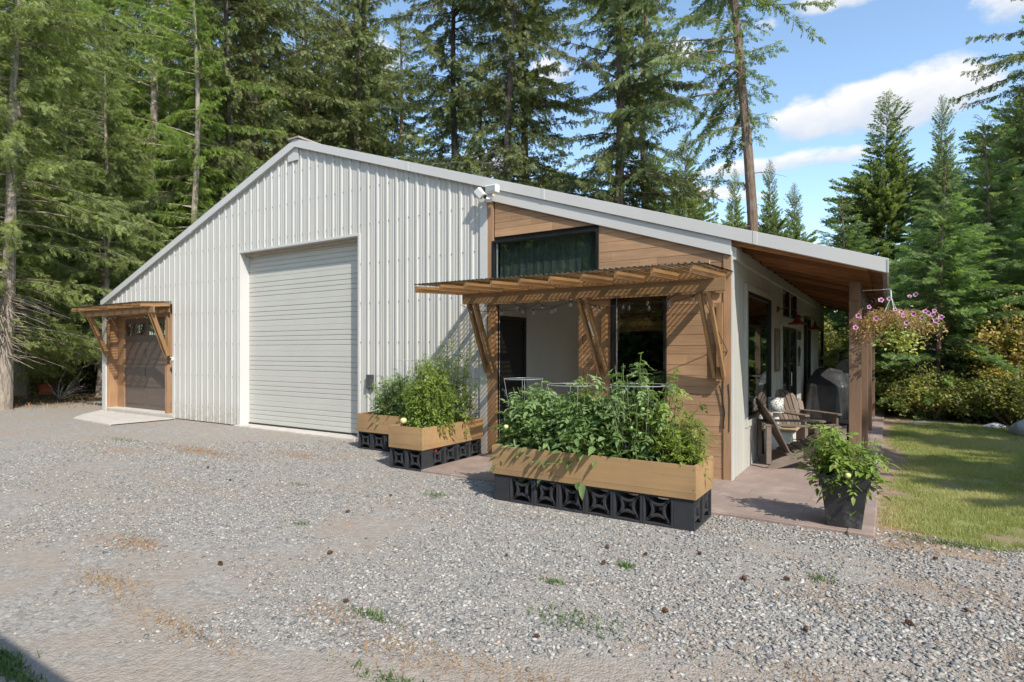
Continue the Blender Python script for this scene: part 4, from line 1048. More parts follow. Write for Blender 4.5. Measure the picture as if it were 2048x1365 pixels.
# ================================================================== HANGING BASKET
def basket():
    B=empty('hanging_bracket',(1.315,1.0,2.36),'twisted black iron scroll bracket on the first porch post','bracket')
    b=MB(); pts=[]
    for i in range(40):
        t=i/39; pts.append((1.32+.30*t,1.0,2.34))
    b.tube(pts,[.006+.0016*math.sin(i*1.6) for i in range(40)],6); b.build('arm',MT['wire'],B)
    s=MB(); sp=[]
    for i in range(44):
        t=i/43; a=-math.pi/2+t*math.pi*3.2; rr=.075*(1-t*.85); sp.append((1.40+rr*math.cos(a),1.0,2.20+rr*math.sin(a)))
    s.tube([(1.325,1.0,2.02),(1.33,1.0,2.09)]+sp,.005,6); 
    s.tube([(1.325,1.0,2.02),(1.34,1.0,2.06),(1.36,1.0,2.03),(1.345,1.0,2.01)],.004,5)
    s.tube([(1.58+.03*math.cos(t*.4),1.0,2.305+.03*math.sin(t*.4)) for t in range(17)],.004,5)
    s.tube([(1.47,1.0,2.16),(1.55,1.0,2.30)],.004,5); s.build('scroll',MT['iron'],B)
    c=MB(); c.box((1.315,.985,1.98),(1.322,1.015,2.36)); c.build('back_plate',MT['iron'],B)
    K=empty('hanging_basket',(1.62,1.0,1.88),'hanging basket of dry straggly petunias with magenta blooms','hanging basket')
    p=MB(); p.lathe([(.0,-.13),(.10,-.13),(.15,0),(.16,.005),(.15,.01),(.12,.0),(0,-.01)],(1.62,1.0,1.86),20); p.build('pot_body',simple('dark_green_basket_pot',(.03,.06,.03),.5),K,smooth=True)
    h=MB()
    h.tube([(1.615,1.0,2.33),(1.62,1.0,2.24)],.012,7)
    for a in range(4): h.tube([(1.62,1.0,2.25),(1.62+.155*math.cos(a*1.57+.5),1.0+.155*math.sin(a*1.57+.5),1.87)],.004,5)
    h.build('hanger',simple('pale_green_hanger_plastic',(.45,.6,.5),.5),K)
    r=np.random.RandomState(3); n=3400
    n=2700; a=r.rand(n)*6.283; q=np.sqrt(r.rand(n)); lob=1+.22*np.sin(3*a+1)+.12*np.sin(7*a); x=.43*q*lob*np.cos(a); y=.28*q*np.sin(a); z=.10+.13*(1-q**2)*r.rand(n)-.22*q*q*r.rand(n)+r.uniform(-.10,.05,n)+.05*np.sin(5*a)*q
    z-=.06*np.maximum(0,q-.6); pos=np.stack([x,y,z],1)
    V,F=leaflet(); V=V*np.array([1,.8,1])
    A,Bf=place(V,F,pos,r.rand(n)*6.283,r.uniform(-1.2,1,n),r.uniform(-1.5,1.5,n),r.uniform(.018,.048,n))
    t=np.repeat(np.clip(r.normal(.5,.28,n),0,1),len(V)); o=npmesh('dry_foliage',A,Bf,t,MT['dryleaf'],K)
    n=520; a=r.uniform(3.4,6.0,n); x=.06+r.randn(n)*.11; y=-.12+r.randn(n)*.08; z=-.10+r.randn(n)*.075-.04*(x>0.08)
    V2,F2=leaflet(); V2=V2*np.array([1,1.6,1]); A,Bf=place(V2,F2,np.stack([x,y,z],1),r.rand(n)*6.283,r.uniform(-1,.6,n),r.uniform(-1,1,n),r.uniform(.03,.065,n)); npmesh('green_foliage',A,Bf,np.repeat(np.clip(.45-z*1.5+r.uniform(-.3,.3,n),0,1),len(V2)),MT['paleleaf'],K)
    s=MB(); rr=random.Random(6)
    for k in range(150):
        a=rr.uniform(0,6.283); q=rr.uniform(.4,1); s.tube([(.08*math.cos(a),.08*math.sin(a),.0),(.26*q*math.cos(a),.2*q*math.sin(a),.12+.1*rr.random()),(.40*q*math.cos(a),.30*q*math.sin(a),rr.uniform(-.12,.24))],.0018,4)
    s.build('stems',simple('straw_coloured_stems',(.38,.28,.14),.7,0,.2,9),K,local=True)
    # flowers: five-lobed trumpets facing outward
    proto=None
    locs=[(-.33,-.16,.12),(.12,-.15,.13),(.22,-.12,.15),(.30,-.18,.10),(-.15,-.22,.10),(-.33,-.22,.14),(-.22,-.24,.24),(-.10,-.2,.32),(.10,-.26,.17),(.04,-.25,.20),(.18,-.22,.35),(.24,-.18,.37),(.15,-.28,.04),(.36,-.2,.15),(.40,-.18,.13),(.33,-.22,.17),(.43,-.2,.06),(.48,-.16,.10),(-.02,-.22,.33),(-.36,-.2,.0),(.42,-.1,.18)]
    for i,L in enumerate(locs):
        if proto is None:
            vs=[(0,0,-.012)];t=[0.0];fs=[]
            m=20
            for ring,(rad,tt) in enumerate(((.012,.2),(.021,.7),(.027,1.0))):
                for k in range(m):
                    a=2*math.pi*k/m; lob=1+.12*math.cos(5*a) if ring else 1
                    vs.append((rad*lob*math.cos(a),rad*lob*math.sin(a),.002*ring-.003*math.cos(5*a)*(ring==2)))
                    t.append(tt)
            for k in range(m): fs.append((0,1+k,1+(k+1)%m))
            for ring in range(2):
                for k in range(m): a=1+ring*m; fs.append((a+k,a+m+k,a+m+(k+1)%m,a+(k+1)%m))
            b=MB(); b.add(vs,fs); b.t=t; o=b.build('petunia',MT['petal'],K,local=True); proto=o
        else: o=proto.copy(); COL.objects.link(o); o.parent=K
        o.location=(L[0],L[1],L[2]); rr2=rr.uniform(-.5,.5); o.rotation_euler=(R_(72)+rr.uniform(-.4,.3),0,rr2); o.scale=(rr.uniform(.8,1.15),)*3
basket()
# ================================================================== FURNITURE
def adirondack(loc,rz,label):
    # faces +X locally; seat width along Y
    C=empty('adirondack_chair',loc,label,'garden chair','grey slatted chairs on the porch'); rnd=random.Random(7)
    def B(mb,name): return mb.build(name,MT['adir'],C,bevel=.003,local=True)
    for s in (-1,1):
        y=s*.27
        b=MB(); b.prism([(-.42,.0),(-.36,.10),(-.28,.135),(.36,.40),(.42,.40),(.42,.27),(.36,.24),(-.30,.0)],y-.012,y+.012,'y'); B(b,'seat_rail')
        b=MB(); b.box((.33,y+s*.014-.014 if s>0 else y-.042,.0),(.42,y+.042 if s>0 else y-.014,.565)); B(b,'front_leg')
        b=MB(); b.prism([(-.45,s*.27-.03),(-.45,s*.27+.05),(.10,s*.30+.07),(.40,s*.30+.075),(.47,s*.30+.03),(.47,s*.30-.05),(.38,s*.30-.07),(.0,s*.30-.045),(-.2,s*.27-.03)],.565,.589,'z'); B(b,'armrest')
        b=MB(); b.box((-.43,y-.022,.06),(-.37,y+.022,.565)); B(b,'rear_post')
        b=MB(); b.prism([(.34,.44),(.40,.565),(.25,.565)],y+s*.02-.01,y+s*.02+.01,'y'); B(b,'arm_bracket')
    for k in range(7):
        t=k/6; x=-.14+.56*t; z=.20+.215*t; b=MB(); b.bar((x,-.285,z),(x,.285,z),.075,.02,up=(-.38,0,.92),tone=rnd.random()); B(b,'seat_slat')
    # back fan
    base=Vector((-.12,0,.20)); up=Vector((-.46,0,.89)).normalized()
    n=7
    for k in range(n):
        f=(k-(n-1)/2)/((n-1)/2)
        L=.80-.17*f*f; y0=f*.20; y1=f*.31; w0=.062; w1=.086
        p=base+Vector((0,y0,0)); q=base+up*L+Vector((0,y1,0)); nn=Vector((.89,0,.46))*.009
        top=.04
        vs=[]
        for sgn in (-1,1):
            o=nn*sgn
            vs+= [p+Vector((0,-w0/2,0))+o,p+Vector((0,w0/2,0))+o,q+Vector((0,w1/2,0))+o-up*(top*max(0,f)*1.6),q+o+up*.01,q+Vector((0,-w1/2,0))+o-up*(top*max(0,-f)*1.6)]
        b=MB(); b.add(vs,[(0,1,2,3,4),(9,8,7,6,5),(0,5,6,1),(1,6,7,2),(2,7,8,3),(3,8,9,4),(4,9,5,0)],tone=rnd.random()); B(b,'back_slat')
    b=MB(); q=base+up*.42; b.bar((q.x-.03,-.30,q.z),(q.x-.03,.30,q.z),.07,.022,up=(0,0,1)); B(b,'back_brace')
    b=MB(); b.bar((-.10,-.27,.19),(-.10,.27,.19),.09,.022,up=(.5,0,.9)); B(b,'back_brace')
    C.rotation_euler=(0,0,rz); return C
c1=adirondack((.52,1.42,.035),R_(22),'grey slatted garden chair nearest the corner, its back beside the side window')
c2=adirondack((.42,3.05,.035),R_(-42),'grey slatted garden chair behind the patterned white lamp')
def side_table():
    T=empty('side_table',(.25,2.15,.035),'white storage cabinet with a wood top between the two garden chairs','side table')
    b=MB(); b.box((.05,1.88,.05),(.42,2.35,.43)); b.build('cabinet',MT['white'],T,bevel=.006)
    b=MB(); b.box((.02,1.83,.43),(.47,2.40,.455)); b.build('top',MT['tan'],T,bevel=.004)
    L=empty('table_lamp',(.19,1.98,.455),'white punched metal lamp with drum shade on the side table','lamp')
    b=MB(); b.lathe([(0,0),(.075,0),(.075,.015),(.05,.04),(.045,.10),(.055,.15),(.035,.19),(.012,.22),(.012,.26)],(.19,1.98,.456),18); b.build('base',MT['lampwhite'],L,smooth=True)
    # pierced shade: ring of small diamonds
    m,nt,N,Lk,bs=nodemat('punched_lampshade')
    tc=N.new('ShaderNodeTexCoord'); v=N.new('ShaderNodeTexVoronoi'); v.inputs['Scale'].default_value=48; Lk.new(tc.outputs['Object'],v.inputs['Vector'])
    c=ramp(nt,v.outputs['Distance'],[(.30,(.03,.03,.03)),(.42,(.62,.61,.58))]); Lk.new(c,bs.inputs['Base Color']); bs.inputs['Roughness'].default_value=.6
    b=MB(); b.lathe([(.105,.24),(.110,.24),(.110,.45),(.105,.45),(.105,.24)],(.19,1.98,.456),28); b.lathe([(.112,.24),(.112,.255)],(.19,1.98,.456),28); b.lathe([(.112,.437),(.112,.452)],(.19,1.98,.456),28); b.build('lamp_shade',m,L,smooth=True)
    W=empty('wooden_bowl',(.40,2.40,.455),'shallow oval wooden tray on the side table','tray')
    b=MB(); b.lathe([(0,.0),(.08,.0),(.13,.028),(.135,.028),(.085,-.0),(.0,.006)],(.33,2.24,.457),22); b.build('bowl',MT['tan'],W,smooth=True)
    K=empty('low_table',(.85,4.1,.035),'low black metal table behind the garden chairs','table')
    b=MB(); b.box((.45,3.85,.36),(1.05,4.5,.385)); b.build('top',MT['black'],K,bevel=.003)
    for x in (.48,1.02):
        for y in (3.88,4.47): b=MB(); b.box((x-.015,y-.015,.036),(x+.015,y+.015,.36)); b.build('leg',MT['black'],K)
side_table()
def barn_lamp(y,label):
    L=empty('barn_lamp',(0,y,2.30),label,'wall lamp','red gooseneck wall lamps')
    b=MB(); b.lathe([(0,0),(.055,0),(.055,.02),(.03,.035),(0,.035)],(0,0,0),16); b.xform(Matrix.Translation((.003,y,2.30))@Matrix.Rotation(R_(90),4,'Y')); b.build('wall_plate',MT['red'],L,smooth=False)
    b=MB(); b.tube([(.03,y,2.30),(.14,y,2.315),(.24,y,2.30),(.30,y,2.25),(.31,y,2.19)],.009,7); b.build('gooseneck',MT['red'],L,smooth=True)
    b=MB(); b.lathe([(.025,.15),(.03,.10),(.05,.07),(.075,.035),(.14,.01),(.15,-.01),(.145,-.01),(.135,.005),(.07,.025),(.03,.05)],(.31,y,2.045),22); b.build('lamp_shade',MT['red'],L,smooth=True)
    b=MB(); b.lathe([(0,-.055),(.02,-.045),(.025,-.02),(.012,.02)],(.31,y,2.07),12); b.build('bulb',MT['bulb'],L,smooth=True)
barn_lamp(3.40,'red gooseneck wall lamp left of the transom windows'); barn_lamp(6.25,'red gooseneck wall lamp farther along the porch wall')
def art():
    A=empty('framed_picture',(0,3.35,1.6),'tall framed picture on the white porch wall beside the patio door','picture')
    b=MB(); b.box((.003,3.12,1.25),(.025,3.17,1.97)).box((.003,3.56,1.25),(.025,3.61,1.97)).box((.003,3.17,1.92),(.025,3.56,1.97)).box((.003,3.17,1.25),(.025,3.56,1.30)); b.build('frame',MT['postw'],A)
    b=MB(); b.box((.004,3.17,1.30),(.014,3.56,1.92)); b.build('canvas',simple('faded_green_print',(.20,.21,.15),.8,0,.4,7),A)
    S=empty('wall_sign',(0,6.2,1.9),'small dark sign board on the wall right of the patio door','sign')
    b=MB(); b.box((.003,5.98,1.83),(.02,6.52,2.0)); b.build('board',MT['black'],S)
    S=empty('metal_wall_ornament',(0,6.2,1.55),'dark metal leaf ornament below the small sign board','wall ornament')
    b=MB()
    for k in range(-3,4): b.tube([(.015,6.2,1.32),(.02,6.2+.05*k,1.5),(.02,6.2+.065*k,1.70-.02*abs(k))],.008,5)
    b.box((.004,6.0,1.29),(.03,6.4,1.31)); b.build('leaves',MT['iron'],S)
art()
def floods():
    F=empty('flood_light',(-3.45,-.10,3.95),'white twin flood light with motion sensor at the top of the metal wall corner','flood light')
    b=MB(); b.box((-3.53,-.11,3.94),(-3.45,-.032,4.02)); b.build('junction_box',MT['white'],F,bevel=.008)
    b=MB(); b.box((-3.47,-.25,3.94),(-3.27,-.15,4.06)); b.bar((-3.44,-.1,3.97),(-3.40,-.17,3.97),.03,.03); h=b.build('lamp_head',MT['white'],F,bevel=.01)
    g=MB(); g.box((-3.452,-.256,3.957),(-3.288,-.251,4.043)); g.build('lens',simple('grey_flood_lens',(.32,.34,.34),.2),h)
    b=MB(); b.bar((-3.68,-.16,4.05),(-3.60,-.12,3.94),.11,.09,up=(0,-1,0)); b.bar((-3.6,-.1,3.98),(-3.53,-.08,3.98),.025,.025); b.build('lamp_head',MT['white'],F,bevel=.01)
    b=MB(); b.bar((-3.47,-.12,3.94),(-3.43,-.2,3.84),.09,.075); s=b.build('motion_sensor',MT['white'],F,bevel=.015)
    E=MB(); E.box((-6.17,-.055,.93),(-6.0,-.022,1.18)); E.box((-6.15,-.075,.96),(-6.02,-.055,1.10)); tag(E.build('power_outlet_box',simple('grey_outlet_cover',(.07,.07,.075),.4),bevel=.005),'dark grey outlet cover on the metal wall right of the garage door','outlet box')
    K=empty('security_camera',(-12.60,-.03,1.40),'small white security camera on the trim beside the brown door','security camera')
    b=MB(); b.box((-12.66,-.06,1.37),(-12.56,-.024,1.45)); b.build('body',MT['white'],K,bevel=.008)
    b=MB(); b.lathe([(0,0),(.022,0),(.022,.02),(0,.02)],(0,0,0),14); b.xform(Matrix.Translation((-12.62,-.078,1.41))@Matrix.Rotation(R_(-90),4,'X')@Matrix.Translation((0,0,0))); b.build('lens',MT['black'],K)
    # bungee / rod between braces, hanging cable on the corner board
    b=MB(); b.tube([(-1.70,-.40,1.98),(-1.66,-.34,1.80)],.018,8); tag(b.build('thermometer_tube',MT['white']),'slim white tube tied between the middle canopy braces','tube')
    b=MB(); rr=random.Random(2); pts=[(-.20,-.50,2.2),(-.10,-.10,1.75),(-.045,-.03,1.60),(-.06,-.03,1.55)]; b.tube(pts,.004,5)
    pts=[(-.14,-.03,1.18),(-.10,-.03,1.0),(-.075,-.03,.85),(-.09,-.03,.72),(-.085,-.03,.66)]; b.tube(pts,.007,5); b.tube([(-.03,-.03,1.2),(-.02,-.028,1.0),(-.025,-.028,.62)],.004,5)
    tag(b.build('extension_cord',MT['cable']),'black cord dangling down the right corner board of the cedar wall','cord')
    b=MB(); b.box((-3.67,-.05,2.62),(-3.62,-.032,2.70)); tag(b.build('blue_tag',simple('sky_blue_tape',(.12,.35,.6),.6)),'small blue strip of tape on the white corner trim above the canopy','tape')
floods()
def grills():
    import bmesh
    # covered grill: draped fabric with folds
    nu,nv=64,30; V=[];F=[];r=np.random.RandomState(4)
    for j in range(nv+1):
        t=j/nv
        for i in range(nu):
            a=2*math.pi*i/nu
            # superellipse footprint
            c,s=math.cos(a),math.sin(a); e=.45
            sx=math.copysign(abs(c)**e,c); sy=math.copysign(abs(s)**e,s)
            z=1.18*(1-t)**.9 if t>.22 else 1.18*(1-.22)**.9+ (0.10+.12*(1-t/.22))*(1-(t/.22)**1.2)
            flare=.50+.50*min(1,(t/.30)**.6) if t<.30 else 1+.10*t
            if t<.02: flare=.02
            fold=1+.05*t*math.sin(a*9+2*math.sin(a*2)+t*3)+.03*t*math.sin(a*17+1)
            x=.40*sx*flare*fold; y=.55*sy*flare*fold
            V.append((x,y,max(.07+.03*math.sin(a*7),z+.05*math.cos(a-2.2)*(1-t))))
    for j in range(nv):
        for i in range(nu): F.append((j*nu+i,j*nu+(i+1)%nu,(j+1)*nu+(i+1)%nu,(j+1)*nu+i))
    G=empty('covered_grill',(.50,7.1,.036),'grill shrouded in a draped faded black cover by the porch wall','grill')
    b=MB(); b.add(V,F); o=b.build('cover',MT['tarp'],G,smooth=True,local=True)
    G2=empty('barrel_grill',(.75,9.1,.036),'open black and steel barrel grill with side shelf behind the covered grill','grill')
    b=MB(); 
    prof=[(math.cos(R_(a))*.27,math.sin(R_(a))*.27+1.08) for a in range(-10,191,12)]
    b.prism(prof,-.42,.42,'y'); b.build('lid',MT['grill'],G2,bevel=.01,local=True)
    b=MB(); b.box((-.27,-.42,.72),(.27,.42,1.04)); b.build('firebox',MT['steel'],G2,bevel=.01,local=True)
    b=MB(); b.tube([(.29,-.3,1.2),(.33,-.3,1.2),(.33,.3,1.2),(.29,.3,1.2)],.012,7); b.build('lid_handle',MT['steel'],G2,local=True)
    b=MB(); b.box((.28,-.40,.90),(.58,.40,.925)); b.box((.28,-.38,.50),(.54,.38,.52)); b.build('side_shelf',MT['steel'],G2,bevel=.003,local=True)
    for x in (-.24,.24):
        for y in (-.38,.38): b=MB(); b.box((x-.02,y-.02,.0),(x+.02,y+.02,.73)); b.build('leg',MT['steel'],G2,local=True)
    b=MB(); b.box((-.26,-.40,.10),(.26,.40,.14)); b.build('bottom_shelf',MT['grill'],G2,local=True)
    b=MB(); b.lathe([(.05,1.2),(.05,1.5),(.09,1.51),(.0,1.55)],(-.15,.3,0),14); b.build('chimney',MT['grill'],G2,local=True)
grills()
# boulder
def boulder(loc,s,seed,label):
    import bmesh
    bm=bmesh.new(); bmesh.ops.create_icosphere(bm,subdivisions=4,radius=1); rr=random.Random(seed)
    off=[Vector((rr.uniform(-1,1),rr.uniform(-1,1),rr.uniform(-.2,1))).normalized() for _ in range(11)]; dd=[rr.uniform(.62,.9) for _ in off]
    for v in bm.verts:
        for n,d in zip(off,dd):
            k=v.co.dot(n)
            if k>d: v.co-=n*(k-d)*.9
        v.co+=v.co.normalized()*.02*math.sin(v.co.x*9+v.co.y*7+seed)
        v.co.x*=s[0];v.co.y*=s[1];v.co.z*=s[2]
    me=bpy.data.meshes.new('boulder'); bm.to_mesh(me); bm.free(); me.materials.append(MT['rock']); o=bpy.data.objects.new('boulder',me); COL.objects.link(o); o.location=loc
    tag(o,label,'boulder')
boulder((4.15,7.3,.12),(.62,.6,.42),3,'large pale grey granite boulder at the edge of the lawn')
boulder((3.45,8.2,.0),(.22,.17,.11),5,'small flat grey rock beside the large boulder')
# pine cones
r=random.Random(31); pc=None
for (x,y) in [(-.32,-3.0),(-.2,-3.35),(.0,-3.0),(.45,-3.9),(.35,-2.75),(.75,-3.1),(1.0,-2.95),(-.9,-3.6),(-2.6,-4.9),(-2.1,-4.3),(-1.3,-4.85),(1.2,-3.7),(1.7,-3.3),(2.0,-2.9),(-3.0,-2.7),(-2.9,-3.4),(-5.2,-3.2),(-6.2,-2.9),(1.9,-1.9),(-.05,-4.6)]:
    if pc is None:
        b=MB(); rr=random.Random(1)
        for k in range(60):
            t=k/60; a=k*2.4; rad=.017*math.sin(math.pi*(t*.85+.12)); x0=(t-.5)*.06
            c=Vector((x0,rad*.6*math.cos(a),rad*.6*math.sin(a))); e=Vector((x0+.004,rad*1.2*math.cos(a),rad*1.2*math.sin(a)))
            b.bar(c,e,.009,.002,up=(1,0,0))
        pc=b.build('pine_cone',MT['cone']); o=pc
    else: o=pc.copy(); COL.objects.link(o)
    o.location=(x,y,.018); o.rotation_euler=(r.uniform(0,6),r.uniform(-.3,.3),r.uniform(0,6)); o.scale=(r.uniform(.55,.85),)*3
    tag(o,'small brown pine cone lying on the gravel','pine cone','pine cones scattered on the gravel')
# unseen shelter added out of frame; its roof casts the near left corner shadow
def shelter():
    N=empty('shadow_caster',(-.3,-8.6,0),'unseen timber shelter added behind the viewer to cast shade','shelter')
    b=MB(); b.box((-1.9,-9.8,2.95),(1.25,-7.66,3.03)); b.build('roof',MT['barkd'],N)
    for x in (-1.8,1.1):
        for y in (-9.7,-7.9): b=MB(); b.box((x-.05,y-.05,0),(x+.05,y+.05,2.95)); b.build('post',MT['postw'],N)
shelter()
# ================================================================== TREES
def frond(r,ns=7,droop=.25,w=.055,wid=.5):
    # feathery spray, length 1 along +x: side twiglets as narrow kites
    V=[];F=[]
    def kite(p,d,L,ww,up=0):
        d=np.array(d)/np.linalg.norm(d); s=np.cross(d,[0,0,1]); s/= (np.linalg.norm(s)+1e-9); s=s+np.array([0,0,r.uniform(-.6,.6)])
        o=len(V); V.extend([p,p+d*L*.45+s*ww/2,p+d*L,p+d*L*.45-s*ww/2]); F.extend([(o,o+1,o+2),(o,o+2,o+3)])
    for i in range(ns):
        t=(i+.6)/ns
        for sg in (-1,1):
            p=np.array([t*.85,0,-droop*t*t]); a=R_(r.uniform(38,68)); L=(wid*(1-t*.75)+.10)*r.uniform(.75,1.2)
            kite(p,(math.cos(a),sg*math.sin(a),-droop*1.2*t-r.uniform(0,.25)),L,w*r.uniform(.8,1.5))
    kite(np.array([.5,0,-droop*.25]),(1,0,-droop*1.5),.55,w*1.2); kite(np.array([0,0,0]),(1,0,-.05),.55,w)
    return np.array(V),np.array(F)
def conifer(name,H,cb,R,seed,matn,barkn,nb=230,shape='cone',fl=(.45,.75),rise=.15,droop=.5,ns=6,w=.055,tr=.28,gap=.12,fdens=3.6,side=None,lean=(0,0),dead=40,irr=.35,wid=.5,topw=.10,label='x',cat='tree',group=None,loc=(0,0,0),fdroop=.25,pit=(-.9,.3),bare=None,dvar=(.35,1.5)):
    r=random.Random(seed); nr=np.random.RandomState(seed)
    root=empty(name,loc,label,cat,group)
    tb=MB(); n=12
    def tp(z): t=z/H; return Vector((lean[0]*t+.12*math.sin(z*.35+seed),lean[1]*t+.10*math.cos(z*.3+seed),z))
    tb.tube([tp(H*i/n) if i else tp(0)+Vector((0,0,-.1)) for i in range(n+1)],[(tr*(1.25 if i==0 else (1-i/n)**(1.05 if shape=='cone' else .8))+(.004 if shape=='cone' else .02)) for i in range(n+1)],10)
    P=[];AZ=[];PI=[];SC=[];T=[]
    lobes=[(r.uniform(0,6.283),r.uniform(cb,H),r.uniform(.5,1)) for _ in range(9)]
    for k in range(nb):
        q=(k+r.random())/nb; z=cb+(H-cb)*q**1.02
        if r.random()<gap: continue
        t=(z-cb)/(H-cb)
        if shape=='cone': L=R*((1-t)**.85)*1.0+topw*(1-t)+.04
        elif shape=='col': L=R*(min(1,(1-t)*1.9)**.8)*(.65+.35*min(1,t*5))+topw
        else: L=R*(min(1,(1-t)*2.6)**.7)*(.5+.5*min(1,t*3))+topw
        a=r.uniform(0,6.283)
        m=1+irr*(math.sin(z*1.3+seed)*.35+r.uniform(-.6,.35))
        for la,lz,ls in lobes:
            m+= irr*.9*ls*math.exp(-((z-lz)/(H*.05))**2)*max(0,math.cos(a-la))
        if side is not None: m*= (.35+.95*max(0,math.cos(a-side[0]))**.8) if side[1]>r.random() else 1
        L*=max(.2,m)
        if bare and bare[2]<z<bare[3] and math.cos(a-bare[0])>.15 and r.random()<bare[1]: L*=r.uniform(.12,.4)
        dr=droop*r.uniform(*dvar); es=r.uniform(-.12,.22)
        if L<.15: L=.15
        c0=tp(z); el=rise*(1.6*t-.3)+ (t>.85)*.5; dx,dy=math.cos(a),math.sin(a)
        pts=[]
        for i in range(6):
            s=i/5; pts.append(c0+Vector((dx*L*s,dy*L*s,L*((el+es)*s-dr*s*s*(1-.6*t)+ .25*dr*s**4))))
        tb.tube(pts,[max(.004,.009*L*(1-s/5.5)) for s in range(6)],3,cap=False)
        nf=max(3,int(L*fdens)); 
        for i in range(nf):
            s=.10+.90*((i+r.random())/nf)**.8; f=s*5;j=min(4,int(f));u=f-j; p=pts[j].lerp(pts[j+1],u)
            sg=1 if i%2 else -1
            off=sg*R_(r.uniform(15,70))*(1.05-s*.75)
            ln=r.uniform(*fl)*(1.1-.4*s)*min(1,.45+L/(R+.01)*.9)*min(1,.35+(1-t)*3)
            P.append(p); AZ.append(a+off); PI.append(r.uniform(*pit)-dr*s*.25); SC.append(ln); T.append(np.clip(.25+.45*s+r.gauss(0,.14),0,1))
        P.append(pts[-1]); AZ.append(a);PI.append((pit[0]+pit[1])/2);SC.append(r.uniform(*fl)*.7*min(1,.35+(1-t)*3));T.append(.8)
    for k in range(dead):
        z=r.uniform(cb*.25+1,cb*1.25+1); a=r.uniform(0,6.283); L=r.uniform(.3,1.6); c0=tp(z)
        tb.tube([c0,c0+Vector((math.cos(a)*L*.5,math.sin(a)*L*.5,-.08*L)),c0+Vector((math.cos(a+.2)*L,math.sin(a+.2)*L,-.3*L))],[.018,.012,.004],3,cap=False)
    tb.build('trunk',MT[barkn],root,local=True)
    P=np.array([tuple(p) for p in P]);AZ=np.array(AZ);PI=np.array(PI);SC=np.array(SC);T=np.array(T)
    Vs=[];Fs=[];Ts=[];o=0; nv=6
    for v in range(nv):
        V,F=frond(r,ns,fdroop,w,wid); ix=np.arange(v,len(P),nv); m=len(ix)
        A,B=place(V,F,P[ix],AZ[ix],PI[ix],nr.uniform(-1.2,1.2,m),SC[ix]); Vs.append(A);Fs.append(B+o);o+=len(A)
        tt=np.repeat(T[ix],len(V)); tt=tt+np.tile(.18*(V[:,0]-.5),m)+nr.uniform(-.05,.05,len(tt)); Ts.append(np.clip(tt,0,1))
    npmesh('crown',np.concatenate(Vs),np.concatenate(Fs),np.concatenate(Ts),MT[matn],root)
    return root
TREES={}
# prototypes are themselves trees that stand in the scene
GB='tall firs standing behind the workshop'; GL='trees filling the forest left of the workshop'
CAMDIR=R_(-38)
TREES['A']=conifer('fir_tree',27,5.0,2.9,101,'fir','bark',440,'col',(.30,.55),.25,.50,5,.11,.30,.12,12,dead=60,irr=1.0,wid=.42,label='tall shaggy fir with a reddish-brown trunk showing above the left roof slope',group=GB,loc=(-23.7,9.6,0),pit=(-1.25,.5),dvar=(0,1.9),bare=(CAMDIR,.7,7,17.5))
TREES['B']=conifer('fir_tree',26,6.5,2.5,102,'fir','barkd',370,'col',(.30,.55),.35,.45,5,.11,.22,.14,11.5,dead=80,irr=1.05,wid=.42,label='slender dark-trunked fir above the ridge end of the roof',group=GB,loc=(-13,15.2,0),pit=(-1.25,.5),dvar=(0,1.9),bare=(R_(-60),.65,6,20))
TREES['C']=conifer('larch_tree',25,2.5,2.7,103,'larch','barkg',320,'col',(.34,.6),.15,.45,7,.06,.20,.12,11,dead=50,irr=.9,wid=.40,label='bright lime-green larch with a straight pale trunk at the upper left',cat='tree',group=GL,loc=(-24.7,5.4,0),fdroop=.35,pit=(-1.0,.5),dvar=(0,1.8),bare=(CAMDIR,.7,3,20))
TREES['D']=conifer('spruce_tree',13.8,.3,3.1,104,'spruce','bark',860,'cone',(.28,.48),.45,.15,4,.16,.13,.0,13,dead=0,irr=.50,wid=.42,label='broad pointed blue-green spruce right of the porch roof, tallest on the right skyline',group='spires on the right skyline',loc=(1.4,25.7,0),topw=.15,pit=(-.15,.85),fdroop=.0)
TREES['E']=conifer('young_fir_tree',6.3,.25,2.0,105,'youngfir','bark',270,'cone',(.20,.36),.40,.22,7,.07,.08,.03,18,dead=2,irr=.42,wid=.42,label='young deep green fir with layered boughs behind the hanging basket',group=None,loc=(2.75,10.6,0),topw=.1,pit=(-.3,.45),fdroop=.1)
TREES['F']=conifer('fir_tree',26,9.2,3.2,106,'spruce','bark',300,'col',(.30,.55),.25,.55,5,.10,.20,.12,11.5,side=(R_(212),.93),lean=(-1.3,.6),dead=24,irr=.8,wid=.42,label='tall bare-trunked fir leaning left over the porch roof, boughs mostly on its left',group=GB,loc=(-2.35,15.0,0),pit=(-1.25,.5),dvar=(0,1.8),bare=(R_(-80),.8,8,20))
TREES['G']=conifer('hemlock_tree',17,1.8,2.9,107,'hemlock','barkg',420,'cone',(.26,.48),.08,.35,8,.055,.18,.08,14,lean=(.95,.6),dead=130,irr=.55,wid=.38,label='leaning pale-barked tree with drooping boughs at the far left edge',group=GL,loc=(-18.8,-1.45,0),fdroop=.3,pit=(-1.1,.55),dvar=(0,2.0),bare=(R_(-20),.6,0,9))
def T(k,x,y,rz,s,label,group=None):
    c=copy_tree(TREES[k],None,(x,y,0),rz,s,label)
    if group: c['group']=group
    elif 'group' in c: del c['group']
    return c
